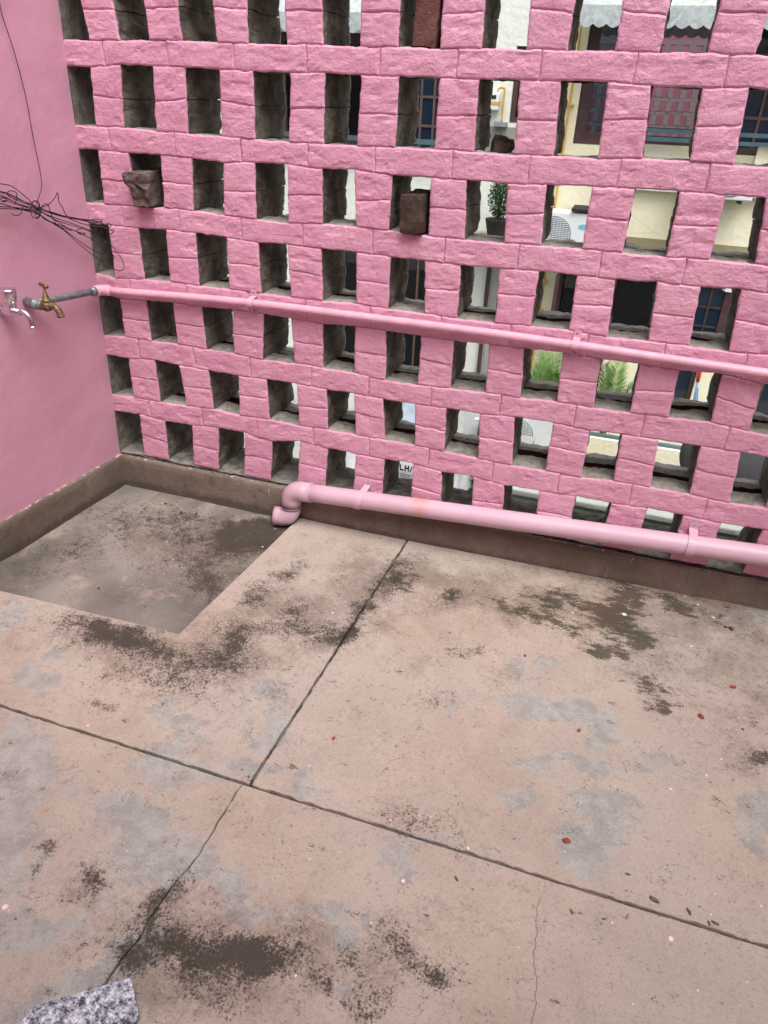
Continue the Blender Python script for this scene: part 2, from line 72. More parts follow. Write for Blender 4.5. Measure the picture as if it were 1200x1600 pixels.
_d = Vector((math.sin(R(SUN_AZ))*math.cos(R(SUN_EL)), math.cos(R(SUN_AZ))*math.cos(R(SUN_EL)), math.sin(R(SUN_EL))))
sun.rotation_euler = _d.to_track_quat('Z', 'Y').to_euler()
cy = scene.cycles; cy.max_bounces = 5; cy.diffuse_bounces = 3; cy.glossy_bounces = 3; cy.transmission_bounces = 2
vs = scene.view_settings
vs.view_transform = 'Standard'; vs.look = 'None'; vs.exposure = 0.85; vs.gamma = 1; vs.use_curve_mapping = False

# ------------------------------------------------------------------ helpers
class MB:
    def __init__(s): s.v = []; s.f = []; s.m = []; s.mi = 0
    def add(s, vs, fs):
        o = len(s.v); s.v += [tuple(p) for p in vs]; s.f += [tuple(i+o for i in f) for f in fs]; s.m += [s.mi]*len(fs); return s
    def box(s, x0, x1, y0, y1, z0, z1):
        return s.add([(x0,y0,z0),(x1,y0,z0),(x1,y1,z0),(x0,y1,z0),(x0,y0,z1),(x1,y0,z1),(x1,y1,z1),(x0,y1,z1)],
              [(0,3,2,1),(4,5,6,7),(0,1,5,4),(1,2,6,5),(2,3,7,6),(3,0,4,7)])
    def tube(s, pts, r, n=10, cap=True, rs=None):
        pts = [Vector(p) for p in pts]; t0 = (pts[1]-pts[0]).normalized()
        up = Vector((0,0,1)) if abs(t0.z) < .9 else Vector((0,1,0))
        a = t0.cross(up).normalized(); vs = []
        for i, p in enumerate(pts):
            if i == 0: t = t0
            elif i == len(pts)-1: t = (pts[i]-pts[i-1]).normalized()
            else: t = ((pts[i+1]-pts[i]).normalized()+(pts[i]-pts[i-1]).normalized())
            if t.length < 1e-6: t = t0
            t = t.normalized(); a = (a-t*a.dot(t)).normalized(); b = t.cross(a)
            rr = rs[i] if rs else r
            for k in range(n):
                th = 2*math.pi*k/n; vs.append(p+(a*math.cos(th)+b*math.sin(th))*rr)
        fs = [(i*n+k, i*n+(k+1) % n, (i+1)*n+(k+1) % n, (i+1)*n+k) for i in range(len(pts)-1) for k in range(n)]
        if cap: fs += [tuple(range(n-1, -1, -1)), tuple((len(pts)-1)*n+k for k in range(n))]
        return s.add(vs, fs)
    def lathe(s, prof, origin, axis, n=20):
        # prof: (dist along axis, radius)
        o = Vector(origin); ax = Vector(axis).normalized()
        pts = [o+ax*d for d, _ in prof]
        up = Vector((0,0,1)) if abs(ax.z) < .9 else Vector((0,1,0))
        a = ax.cross(up).normalized(); b = ax.cross(a); vs = []
        for p, (d, r) in zip(pts, prof):
            for k in range(n):
                th = 2*math.pi*k/n; vs.append(p+(a*math.cos(th)+b*math.sin(th))*r)
        fs = [(i*n+k, (i+1)*n+k, (i+1)*n+(k+1) % n, i*n+(k+1) % n) for i in range(len(prof)-1) for k in range(n)]
        fs += [tuple(range(n)), tuple((len(prof)-1)*n+k for k in range(n-1, -1, -1))]
        return s.add(vs, fs)
    def build(s, name, mat, parent=None, smooth=False, recalc=False):
        me = bpy.data.meshes.new(name); me.from_pydata(s.v, [], s.f)
        for m in (mat if isinstance(mat, (list, tuple)) else [mat]): me.materials.append(m)
        if len(me.materials) > 1: me.polygons.foreach_set('material_index', s.m)
        if smooth: me.polygons.foreach_set('use_smooth', [True]*len(me.polygons))
        me.update()
        if recalc:
            import bmesh
            bm = bmesh.new(); bm.from_mesh(me); bmesh.ops.recalc_face_normals(bm, faces=bm.faces[:]); bm.to_mesh(me); bm.free()
        o = bpy.data.objects.new(name, me); col.objects.link(o)
        if parent is not None: o.parent = parent; o.matrix_parent_inverse = PINV.get(parent.name, Matrix.Identity(4))
        return o
PINV = {}
def bevel(o, w=.004, seg=2):
    m = o.modifiers.new('bevel', 'BEVEL'); m.width = w; m.segments = seg; m.limit_method = 'ANGLE'; return o
def tag(o, label, cat, group=None):
    o['label'] = label; o['category'] = cat
    if group: o['group'] = group
    return o
def struct(o): o['kind'] = 'structure'; return o
def thing(name, loc, label, cat, group=None):
    o = bpy.data.objects.new(name, None); col.objects.link(o); o.location = loc; o.empty_display_size = .1
    PINV[o.name] = Matrix.Translation(loc).inverted()       # children carry world coordinates
    return tag(o, label, cat, group)
def catmull(pts, k=6):
    P = [Vector(p) for p in pts]; P = [P[0]*2-P[1]]+P+[P[-1]*2-P[-2]]; out = []
    for i in range(1, len(P)-2):
        a, b, c, d = P[i-1:i+3]
        for j in range(k):
            t = j/k; out.append(.5*((2*b)+(c-a)*t+(2*a-5*b+4*c-d)*t*t+(3*b-a-3*c+d)*t**3))
    out.append(P[-2]); return out
def nz(x, y, z): return mn.noise((x, y, z))
def sstep(a, b, x):
    t = min(1, max(0, (x-a)/(b-a))); return t*t*(3-2*t)

# ------------------------------------------------------------------ material helpers
class NT:
    def __init__(s, name):
        s.mat = bpy.data.materials.new(name); s.mat.use_nodes = True; s.t = s.mat.node_tree
        s.b = s.t.nodes['Principled BSDF']
        g = s.t.nodes.new('ShaderNodeNewGeometry'); s.pos = g.outputs['Position']; s.nor = g.outputs['Normal']
    def n(s, k): return s.t.nodes.new(k)
    def L(s, a, b): s.t.links.new(a, b)
    def put(s, v, sock):
        if hasattr(v, 'is_linked') or hasattr(v, 'links'): s.L(v, sock)
        else:
            if isinstance(v, tuple) and len(v) == 3 and sock.type == 'RGBA': v = (*v, 1)
            sock.default_value = v
    def noise(s, scale, detail=4, rough=.55, vec=None, stretch=None, dist=0):
        t = s.n('ShaderNodeTexNoise'); t.inputs['Scale'].default_value = scale; t.inputs['Detail'].default_value = detail
        t.inputs['Roughness'].default_value = rough; t.inputs['Distortion'].default_value = dist
        v = vec or s.pos
        if stretch:
            m = s.n('ShaderNodeMapping'); m.inputs['Scale'].default_value = stretch; s.L(v, m.inputs['Vector']); v = m.outputs[0]
        s.L(v, t.inputs['Vector']); return t.outputs['Fac']
    def voro(s, scale, feature='F1', out='Distance', rand=1):
        t = s.n('ShaderNodeTexVoronoi'); t.feature = feature; t.inputs['Scale'].default_value = scale
        t.inputs['Randomness'].default_value = rand
        s.L(s.pos, t.inputs['Vector']); return t.outputs[out]
    def math(s, op, a, b=0, c=None):
        m = s.n('ShaderNodeMath'); m.operation = op; s.put(a, m.inputs[0]); s.put(b, m.inputs[1])
        if c is not None: s.put(c, m.inputs[2])
        return m.outputs[0]
    def ramp(s, f, lo, hi, a=0., b=1.):
        m = s.n('ShaderNodeMapRange'); m.interpolation_type = 'SMOOTHSTEP'
        s.put(f, m.inputs[0]); m.inputs[1].default_value = lo; m.inputs[2].default_value = hi
        m.inputs[3].default_value = a; m.inputs[4].default_value = b; return m.outputs[0]
    def mix(s, f, a, b, mode='MIX'):
        m = s.n('ShaderNodeMix'); m.data_type = 'RGBA'; m.blend_type = mode
        s.put(f, m.inputs[0]); s.put(a, m.inputs[6]); s.put(b, m.inputs[7]); return m.outputs[2]
    def attr(s, name):
        a = s.n('ShaderNodeAttribute'); a.attribute_name = name; return a.outputs['Fac']
    def sep(s, v):
        m = s.n('ShaderNodeSeparateXYZ'); s.L(v, m.inputs[0]); return m.outputs
    def bump(s, hgt, dist=.002, strength=1, prev=None):
        b = s.n('ShaderNodeBump'); b.inputs['Distance'].default_value = dist; b.inputs['Strength'].default_value = strength
        s.L(hgt, b.inputs['Height'])
        if prev: s.L(prev, b.inputs['Normal'])
        return b.outputs[0]
    def done(s, color=None, rough=None, normal=None, spec=None, metal=None):
        if color is not None: s.put(color, s.b.inputs['Base Color'])
        if rough is not None: s.put(rough, s.b.inputs['Roughness'])
        if normal is not None: s.L(normal, s.b.inputs['Normal'])
        if spec is not None: s.b.inputs['Specular IOR Level'].default_value = spec
        if metal is not None: s.b.inputs['Metallic'].default_value = metal
        return s.mat
def simple(name, colr, rough=.6, var=.12, scale=8, metal=0, bump=0, bscale=120, spec=.4):
    t = NT(name); n1 = t.noise(scale, 5)
    c = t.mix(t.ramp(n1, .3, .7), tuple(x*(1-var) for x in colr), tuple(min(1, x*(1+var)) for x in colr))
    return t.done(c, rough, t.bump(t.noise(bscale, 4), bump) if bump else None, spec, metal)

PINK_A, PINK_B, PINK_C = (.66, .31, .43), (.72, .37, .49), (.66, .35, .49)

def mat_lattice():
    t = NT('painted_brick'); P = t.sep(t.pos); y = P[1]
    n1 = t.noise(70, 5, .6); n2 = t.noise(14, 4); n3 = t.noise(230, 3)
    yy = t.math('ADD', y, t.math('MULTIPLY', t.math('SUBTRACT', n1, .5), .022))
    bare = t.ramp(yy, .0085, .0115)
    back = t.ramp(yy, .224, .228)
    pink = t.mix(t.ramp(t.noise(5, 5, .6), .35, .65), PINK_A, PINK_B)
    pink = t.mix(t.ramp(t.noise(17, 5, .65), .5, .75, 0, .55), pink, PINK_C)
    pink = t.mix(t.ramp(t.noise(45, 5, .7), .62, .78, 0, .35), pink, (.76, .44, .54))
    spec = t.math('MULTIPLY', t.ramp(t.noise(160, 2, .5), .73, .77), t.ramp(t.noise(9, 2), .5, .6))
    pink = t.mix(t.math('MULTIPLY', spec, .7), pink, (.16, .07, .07))
    mort = t.mix(t.ramp(n2, .35, .65), (.105, .092, .078), (.23, .205, .175))
    mort = t.mix(t.ramp(t.noise(26, 5, .65), .55, .68, 0, .75), mort, (.10, .048, .034))
    mort = t.mix(t.ramp(t.noise(120, 4, .7), .6, .75, 0, .5), mort, (.32, .30, .26))
    mort = t.mix(t.ramp(t.noise(60, 5, .7), .6, .72, 0, .7), mort, (.02, .018, .016))
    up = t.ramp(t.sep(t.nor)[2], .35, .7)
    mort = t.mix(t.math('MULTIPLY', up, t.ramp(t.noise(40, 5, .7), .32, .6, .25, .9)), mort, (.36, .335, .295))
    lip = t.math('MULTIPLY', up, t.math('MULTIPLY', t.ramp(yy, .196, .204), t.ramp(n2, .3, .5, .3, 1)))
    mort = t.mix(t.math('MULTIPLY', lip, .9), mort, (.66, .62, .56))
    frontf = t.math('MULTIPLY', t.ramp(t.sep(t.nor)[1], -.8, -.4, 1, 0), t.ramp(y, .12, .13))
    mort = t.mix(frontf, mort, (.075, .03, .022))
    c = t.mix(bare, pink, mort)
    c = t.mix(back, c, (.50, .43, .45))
    st = t.noise(26, 6, .65, stretch=(.55, 1, 1.5))
    hgt = t.math('ADD', t.math('MULTIPLY', st, 1.0), t.math('ADD', t.math('MULTIPLY', n1, .5), t.math('MULTIPLY', n3, .22)))
    hgt = t.math('ADD', hgt, t.math('MULTIPLY', t.ramp(t.noise(34, 3, .5, dist=1.2), .46, .54), .14))
    return t.done(c, t.mix(bare, (.5,)*3, (.9,)*3), t.bump(hgt, .0044, .9), .3)

def mat_plaster_pink():
    t = NT('pink_plaster')
    c = t.mix(t.ramp(t.noise(2.2, 5, .6), .3, .7), (.66, .34, .45), (.71, .385, .50))
    c = t.mix(t.ramp(t.noise(9, 6, .7), .5, .8, 0, .5), c, (.62, .33, .45))
    sp = t.math('MULTIPLY', t.ramp(t.noise(110, 2, .4), .745, .78), t.ramp(t.noise(5, 2), .5, .62))
    c = t.mix(t.math('MULTIPLY', sp, .6), c, (.22, .10, .12))
    hgt = t.math('ADD', t.noise(5, 3), t.math('ADD', t.math('MULTIPLY', t.noise(40, 5, .6), .22), t.math('MULTIPLY', t.noise(200, 3), .06)))
    return t.done(c, .48, t.bump(hgt, .006, .8), .35)

def mat_skirting():
    t = NT('cement_skirting'); z = t.sep(t.pos)[2]
    c = t.mix(t.ramp(t.noise(4, 6, .65), .3, .7), (.15, .118, .094), (.235, .185, .148))
    c = t.mix(t.ramp(t.noise(12, 5, .7, stretch=(1, 1, .35)), .55, .75, 0, .6), c, (.10, .08, .068))
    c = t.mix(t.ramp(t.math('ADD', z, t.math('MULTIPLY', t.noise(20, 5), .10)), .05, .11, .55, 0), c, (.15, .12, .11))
    drip = t.math('MULTIPLY', t.ramp(t.noise(90, 1, .3, stretch=(1, 1, .03)), .73, .76), t.ramp(t.noise(6, 2), .5, .6))
    c = t.mix(t.math('MULTIPLY', drip, .5), c, (.6, .5, .44))
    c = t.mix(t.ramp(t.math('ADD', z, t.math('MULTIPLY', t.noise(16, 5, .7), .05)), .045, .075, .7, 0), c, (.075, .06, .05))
    c = t.mix(t.ramp(t.noise(70, 4, .75), .5, .7, 0, .45), c, (.09, .07, .06))
    c = t.mix(t.ramp(t.math('ADD', z, t.math('MULTIPLY', t.math('SUBTRACT', t.noise(34, 5, .7), .5), .034)), .149, .152), c, (.66, .36, .46))
    return t.done(c, .75, t.bump(t.math('ADD', t.noise(30, 5, .6), t.math('MULTIPLY', t.noise(180, 3), .3)), .006, .9), .15)

def mat_floor(name, base1, base2, dark_gain=1.0):
    t = NT(name); x, y, z = t.sep(t.pos)
    st, mo, wo, di = t.attr('stain'), t.attr('moss'), t.attr('worn'), t.attr('dirt_shade')
    c = t.mix(t.ramp(t.noise(2.4, 6, .62), .3, .7), base1, base2)
    c = t.mix(t.ramp(t.noise(11, 6, .7), .42, .72, 0, .5), c, tuple(v*1.12 for v in base2))
    c = t.mix(t.ramp(t.noise(6, 4, .65, dist=.6), .52, .70, 0, .6), c, (.50, .395, .325))
    # broad paler and greyer areas
    c = t.mix(t.ramp(t.noise(1.3, 3, .5), .42, .62, 0, .45), c, (.44, .40, .355))
    # worn cement patches with broken edges
    nw = t.noise(10, 6, .72, dist=.4); nf = t.noise(75, 3, .65)
    w = t.math('ADD', t.math('MULTIPLY', wo, .74), t.math('ADD', t.math('MULTIPLY', t.math('SUBTRACT', nw, .5), 2.0), t.math('MULTIPLY', t.math('SUBTRACT', nf, .5), 1.1)))
    wm = t.ramp(w, .27, .44, 0, .80)
    grey = t.mix(t.ramp(t.noise(17, 5, .7), .3, .7), (.275, .275, .262), (.43, .43, .415))
    c = t.mix(wm, c, grey)
    # ground-in brown grime, plus shade near the wall put into the colour
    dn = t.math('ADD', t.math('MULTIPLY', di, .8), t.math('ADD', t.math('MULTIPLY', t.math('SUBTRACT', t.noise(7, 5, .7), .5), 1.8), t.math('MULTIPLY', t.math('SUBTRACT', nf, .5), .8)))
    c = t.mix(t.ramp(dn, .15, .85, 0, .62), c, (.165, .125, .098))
    # fine speckle over everything
    fs = t.noise(300, 3, .75)
    c = t.mix(t.ramp(fs, .53, .70, 0, .42), c, (.21, .165, .135))
    c = t.mix(t.ramp(fs, .44, .30, 0, .35), c, (.55, .47, .42))
    # dark algae stains: fine dots that thicken to solid
    nd = t.noise(12, 6, .72); nd2 = t.noise(170, 4, .8)
    c = t.mix(t.ramp(t.noise(110, 3, .7), .50, .72, 0, .30), c, (.20, .155, .125))
    dots = t.math('MULTIPLY', t.math('SUBTRACT', nd2, .5), 4.6)
    mid = t.math('MULTIPLY', t.math('SUBTRACT', t.noise(38, 4, .7), .5), 1.7)
    s = t.math('ADD', t.math('ADD', t.math('MULTIPLY', di, .30), t.math('MULTIPLY', st, .90*dark_gain)), t.math('ADD', t.math('ADD', t.math('MULTIPLY', t.math('SUBTRACT', nd, .5), 2.3), mid), dots))
    c = t.mix(t.ramp(s, .40, 1.35, 0, .92), c, (.026, .024, .020))
    wide = t.ramp(t.math('ADD', st, t.math('ADD', mid, t.math('MULTIPLY', t.math('SUBTRACT', nd, .5), 1.8))), .45, 1.5, 0, .55)
    c = t.mix(wide, c, (.085, .072, .057))
    nm = t.noise(30, 5, .75, stretch=(.55, 1.15, 1))
    m = t.math('ADD', t.math('MULTIPLY', mo, .80), t.math('ADD', t.math('MULTIPLY', t.math('SUBTRACT', nm, .5), 3.6), t.math('MULTIPLY', dots, .32)))
    mcol = t.mix(t.ramp(t.noise(6, 3), .44, .56), (.07, .05, .034), (.045, .05, .026))
    c = t.mix(t.ramp(m, .42, .80, 0, .85), c, mcol)
    # pits
    pit = t.ramp(nd2, .70, .74)
    c = t.mix(t.math('MULTIPLY', pit, .65), c, (.10, .075, .06))
    h = t.math('ADD', t.math('MULTIPLY', nf, .6), t.math('MULTIPLY', fs, .4))
    h = t.math('SUBTRACT', h, t.math('MULTIPLY', wm, .12)); h = t.math('SUBTRACT', h, t.math('MULTIPLY', pit, .5))
    # hairline crack running from the cross joint to the front
    px = t.math('SUBTRACT', x, t.math('ADD', t.math('MULTIPLY', y, -.10), t.math('ADD', 1.698, t.math('MULTIPLY', t.math('SUBTRACT', t.noise(7, 6, .6, stretch=(0, 1, 0)), .5), .10))))
    cr = t.math('MULTIPLY', t.ramp(t.math('ABSOLUTE', px), .0004, .0014, 1, 0), t.ramp(y, -1.30, -1.295, 1, 0))
    cr = t.math('MULTIPLY', cr, t.ramp(t.noise(14, 3), .35, .5, .15, .7))
    c = t.mix(cr, c, (.17, .115, .09)); h = t.math('SUBTRACT', h, t.math('MULTIPLY', cr, .4))
    rough = t.mix(t.ramp(st, .9, 1.4), (.82,)*3, (.30,)*3)
    return t.done(c, rough, t.bump(h, .0045, .9), .13)

def mat_joint():
    t = NT('joint_mortar')
    c = t.mix(t.ramp(t.noise(9, 6, .7), .46, .56), (.022, .019, .017), (.16, .14, .12))
    return t.done(c, .95, t.bump(t.noise(120, 5), .004))

def mat_metal(name, colr, rough, var=.25, scale=40, metal=1):
    t = NT(name); n1 = t.noise(scale, 5, .65)
    c = t.mix(t.ramp(n1, .35, .65), tuple(v*(1-var) for v in colr), tuple(min(1, v*(1+var)) for v in colr))
    return t.done(c, t.ramp(n1, .3, .7, rough*.7, min(1, rough*1.35)), t.bump(t.noise(300, 3), .0004), None, metal)

def mat_pvc():
    t = NT('pink_pvc'); x = t.sep(t.pos)[0]
    c = t.mix(t.ramp(t.noise(5, 5, .6), .3, .7), (.60, .385, .465), (.65, .43, .515))
    c = t.mix(t.ramp(t.noise(14, 5, .7), .55, .75, 0, .45), c, (.63, .42, .52))
    rust = t.math('MULTIPLY', t.ramp(t.math('ABSOLUTE', t.math('SUBTRACT', x, 1.185)), .005, .05, 1, 0), t.ramp(t.noise(25, 4), .35, .6, .2, .8))
    c = t.mix(rust, c, (.62, .30, .24))
    c = t.mix(t.ramp(t.noise(160, 2), .73, .77, 0, .6), c, (.2, .12, .13))
    c = t.mix(t.ramp(x, .60, .78, .45, 0), c, (.42, .30, .36))
    return t.done(c, .38, t.bump(t.noise(60, 4), .0008), .4)

def mat_granite():
    t = NT('granite')
    a = t.math('ADD', t.math('MULTIPLY', t.noise(70, 5, .72), .62), t.math('MULTIPLY', t.noise(240, 3, .75), .42))
    r = t.n('ShaderNodeValToRGB'); t.L(a, r.inputs[0]); e = r.color_ramp.elements
    e[0].position = .43; e[0].color = (.025, .028, .04, 1); e[1].position = .62; e[1].color = (.80, .80, .82, 1)
    for p_, c_ in ((.465, (.10, .11, .15, 1)), (.50, (.27, .29, .35, 1)), (.56, (.45, .47, .53, 1))):
        k = e.new(p_); k.color = c_
    return t.done(r.outputs[0], .45, t.bump(t.noise(200, 3), .0008), .4)

def mat_red_brick(name, c1, c2, c3):
    t = NT(name)
    c = t.mix(t.ramp(t.noise(18, 6, .7), .3, .7), c1, c2)
    c = t.mix(t.ramp(t.noise(55, 5, .7), .5, .7, 0, .7), c, c3)
    c = t.mix(t.ramp(t.noise(150, 3, .6), .66, .74, 0, .6), c, (.5, .4, .36))
    return t.done(c, .9, t.bump(t.math('ADD', t.noise(30, 6, .7), t.math('MULTIPLY', t.noise(200, 4), .35)), .007, .9), .25)

def mat_facade(name, c1, c2, dirt_shade):
    t = NT(name)
    c = t.mix(t.ramp(t.noise(.9, 5, .6), .3, .7), c1, c2)
    c = t.mix(t.ramp(t.noise(3.0, 6, .7, stretch=(1, 1, .3)), .58, .8, 0, .55), c, dirt_shade)
    c = t.mix(t.ramp(t.voro(1.3, 'DISTANCE_TO_EDGE'), .0, .006, .45, 0), c, dirt_shade)
    return t.done(c, .8, t.bump(t.noise(14, 5), .01), .3)

def mat_glass(name, colr, rough, metal, spec=.5, ior=1.5, wob=.0):
    t = NT(name)
    t.b.inputs['IOR'].default_value = ior
    nrm = t.bump(t.noise(1.6, 2), wob) if wob else None
    c = t.mix(t.noise(.7, 2), tuple(v*.9 for v in colr), colr)
    return t.done(c, rough, nrm, spec, metal)

def mat_leaf(name, c1, c2):
    t = NT(name)
    c = t.mix(t.ramp(t.noise(6, 3), .3, .7), c1, c2)
    t.b.inputs['Transmission Weight'].default_value = 0
    return t.done(c, .45, None, .4)

def mat_galv():
    t = NT('galvanised_sheet')
    v = t.voro(22, out='Color'); g = t.n('ShaderNodeRGBToBW'); t.L(v, g.inputs[0])
    c = t.mix(g.outputs[0], (.30, .35, .36), (.55, .60, .61))
    c = t.mix(t.ramp(t.noise(70, 3, .7), .4, .7, 0, .6), c, (.66, .70, .70))
    return t.done(c, .45, None, .4, .35)

M = dict(
 lattice=mat_lattice(), plaster=mat_plaster_pink(), skirting=mat_skirting(),
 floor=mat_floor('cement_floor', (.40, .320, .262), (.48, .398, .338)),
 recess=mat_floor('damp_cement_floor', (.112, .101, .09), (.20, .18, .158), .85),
 joint=mat_joint(), pvc=mat_pvc(),
 pinkpipe=simple('painted_pipe', (.72, .38, .48), .40, .08, 20, bump=.0008),
 strap=simple('painted_strap', (.70, .37, .47), .5, .1, 40, bump=.0008),
 galvpipe=mat_metal('galvanised_pipe', (.27, .29, .31), .55, .3, 60, .6),
 chrome=mat_metal('chrome', (.72, .73, .76), .12, .05, 20),
 brass=mat_metal('old_brass', (.21, .145, .075), .55, .5, 90, .7),
 wire=simple('black_wire', (.018, .014, .016), .5, .3, 60),
 granite=mat_granite(),
 brick_dark=mat_red_brick('sooty_brick', (.05, .033, .027), (.10, .062, .048), (.03, .022, .02)),
 brick_red=mat_red_brick('dark_red_brick', (.13, .055, .047), (.20, .10, .085), (.085, .034, .03)),
 brick_grey=mat_red_brick('weathered_brick', (.075, .055, .048), (.20, .15, .135), (.06, .038, .032)),
 chip=simple('brick_chip', (.30, .065, .035), .9, .3, 90, bump=.002),
 twig=simple('dry_twig', (.13, .11, .09), .9, .35, 90, bump=.002),
 grit=simple('dark_grit', (.06, .05, .045), .9, .3, 90, bump=.002),
 speck=simple('pale_paint', (.80, .60, .64), .6, .12, 60),
 hairgrey=simple('mortar_grey', (.21, .195, .17), .95, .35, 30, bump=.006, bscale=60),
 cream=mat_facade('cream_wall', (.85, .79, .57), (.90, .85, .65), (.58, .48, .31)),
 white=mat_facade('white_wall', (.74, .77, .70), (.80, .83, .76), (.48, .48, .44)),
 olive=mat_facade('olive_band', (.29, .25, .15), (.33, .29, .17), (.22, .19, .12)),
 greyplaster=mat_facade('grey_plaster', (.27, .28, .25), (.36, .37, .33), (.17, .18, .15)),
 paleedge=mat_facade('pale_coping', (.45, .48, .43), (.52, .55, .50), (.3, .3, .27)),
 brown=simple('brown_frame', (.075, .042, .040), .45, .2, 6),
 brownlight=simple('brown_muntin', (.12, .072, .055), .5, .15, 6),
 teal=simple('teal_rail', (.075, .13, .155), .45, .15, 6),
 mirror=mat_glass('reflective_glass', (.74, .66, .70), .02, 1.0, wob=.0006),
 tealglass=mat_glass('teal_reflective_glass', (.20, .27, .30), .03, 1.0, wob=.0008),
 blueglass=mat_glass('dark_blue_glass', (.012, .025, .05), .05, 0, .6, 1.6, .0006),
 blackglass=mat_glass('black_glass', (.008, .008, .011), .03, 0, .5, 1.5, .0006),
 dark=simple('dark_interior', (.02, .018, .018), .8, .3, 5),
 acwhite=simple('white_enamel', (.76, .79, .80), .35, .05, 3),
 acgrey=simple('grey_grille', (.24, .27, .31), .5, .15, 10),
 acblue=simple('blue_badge', (.20, .50, .72), .4, .05, 10),
 yellow=simple('yellow_pipe', (.62, .38, .06), .5, .15, 10),
 leaf=mat_leaf('palm_leaf', (.085, .20, .04), (.20, .37, .08)),
 leaf2=mat_leaf('shrub_leaf', (.025, .085, .025), (.06, .16, .04)),
 stem=simple('stem', (.17, .13, .07), .8, .25, 20),
 pot=simple('clay_pot', (.30, .13, .08), .8, .2, 10),
 galv=mat_galv(), dish=simple('dark_grey_dish', (.085, .082, .092), .5, .12, 3),
 sack=simple('white_sack', (.72, .72, .76), .6, .08, 8, bump=.006, bscale=30),
 ink=simple('black_print', (.02, .02, .025), .6, .1, 5),
 tarp=simple('grey_tarpaulin', (.26, .31, .37), .45, .2, 4, bump=.01, bscale=12),
 red=simple('red_plastic', (.45, .03, .04), .5, .15, 10),
 blue=simple('blue_cloth', (.16, .28, .46), .8, .2, 20),
 ground=simple('lane_cement', (.22, .21, .19), .9, .25, 1.5, bump=.006, bscale=20),
)

# ------------------------------------------------------------------ floor
def floor_z(x, y=0): return .02+.018*max(0, x-1.1)
def xwall(y, z=0): return -.195+.03*z+.0727*y
import numpy as np
def blob(B, X, Y):
    S = np.zeros_like(X)
    for cx, cy, ux, uy, vx, vy, st in B:
        det = ux*vy-uy*vx
        if abs(det) < 1e-9: continue
        dx, dy = X-cx, Y-cy
        a = (dx*vy-dy*vx)/det; b = (ux*dy-uy*dx)/det; q = a*a+b*b
        S += np.where(q < 8, st*np.exp(-np.minimum(q, 8)*.9), 0)
    return np.minimum(S, 1.7)
def jag(x, y, amp): return amp*(nz(x*28, y*28, 3.1)*.6+nz(x*80, y*80, 7.7)*.35+nz(x*220, y*220, 1.7)*.15)
def patch(corners, nu, nv, zf, edges=(1,1,1,1), depth=.03, amp=.006, bend=None):
    """4-sided floor slab, corners back-left, back-right, front-right, front-left; broken edges get a small round and a side face"""
    bl, br, fr, fl = [Vector(c) for c in corners]
    def ext(n, a, b):
        u = [i/n for i in range(n+1)]; e = .003
        return ([0, e*.5]+u[1:-1] if a else u[:-1])+([1-e*.5, 1] if b else [1])
    U = ext(nu, edges[3], edges[1]); Vv = ext(nv, edges[0], edges[2]); vs = []
    for j, v in enumerate(Vv):
        for i, u in enumerate(U):
            p = (bl*(1-u)+br*u)*(1-v)+(fl*(1-u)+fr*u)*v
            x, y = p.x, p.y
            if bend: x, y = bend(x, y, u, v)
            if (j == 0 and edges[0]) or (j == len(Vv)-1 and edges[2]): y += jag(x, 5+j, amp)
            if (i == 0 and edges[3]) or (i == len(U)-1 and edges[1]): x += jag(9+i, y, amp)
            z = zf(x, y)+.0016*nz(x*5, y*5, 0)+.0006*nz(x*24, y*24, 0)
            if (j == 0 and edges[0]) or (j == len(Vv)-1 and edges[2]) or (i == 0 and edges[3]) or (i == len(U)-1 and edges[1]): z -= .0022
            vs.append((x, y, z))
    W = len(U); H = len(Vv)
    fs = [(j*W+i, (j+1)*W+i, (j+1)*W+i+1, j*W+i+1) for j in range(H-1) for i in range(W-1)]
    per = [i for i in range(W)]+[j*W+W-1 for j in range(1, H)]+[(H-1)*W+i for i in range(W-2, -1, -1)]+[j*W for j in range(H-2, 0, -1)]
    o = len(vs); vs += [(vs[k][0], vs[k][1], vs[k][2]-depth) for k in per]; n = len(per)
    fs += [(per[k], per[(k+1) % n], o+(k+1) % n, o+k) for k in range(n)]
    return vs, fs
def paint_attrs(o):
    me = o.data; n = len(me.vertices); co = np.empty(n*3); me.vertices.foreach_get('co', co); co = co.reshape(-1, 3)
    W = np.array([(.050*nz(x*6, y*6, 1)+.032*nz(x*17, y*17, 5)+.016*nz(x*45, y*45, 2), .050*nz(x*6, y*6, 11)+.032*nz(x*17, y*17, 15)+.016*nz(x*45, y*45, 12)) for x, y, _ in co])
    X, Y = co[:, 0]+W[:, 0]*.75, co[:, 1]+W[:, 1]*.75
    sunk = o.name.startswith('sunk')
    for nm, B in (('stain', STAIN), ('moss', MOSS), ('worn', WORN), ('dirt_shade', DIRT_SHADE)):
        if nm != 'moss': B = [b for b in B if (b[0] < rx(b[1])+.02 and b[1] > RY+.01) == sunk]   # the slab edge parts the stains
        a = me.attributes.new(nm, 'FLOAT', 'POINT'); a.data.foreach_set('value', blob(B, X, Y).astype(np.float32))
def slab(name, parts, mat, parent):
    m = MB()
    for vs_, fs_ in parts: m.add(vs_, fs_)
    o = m.build(name, mat, parent, smooth=False); paint_attrs(o); return o

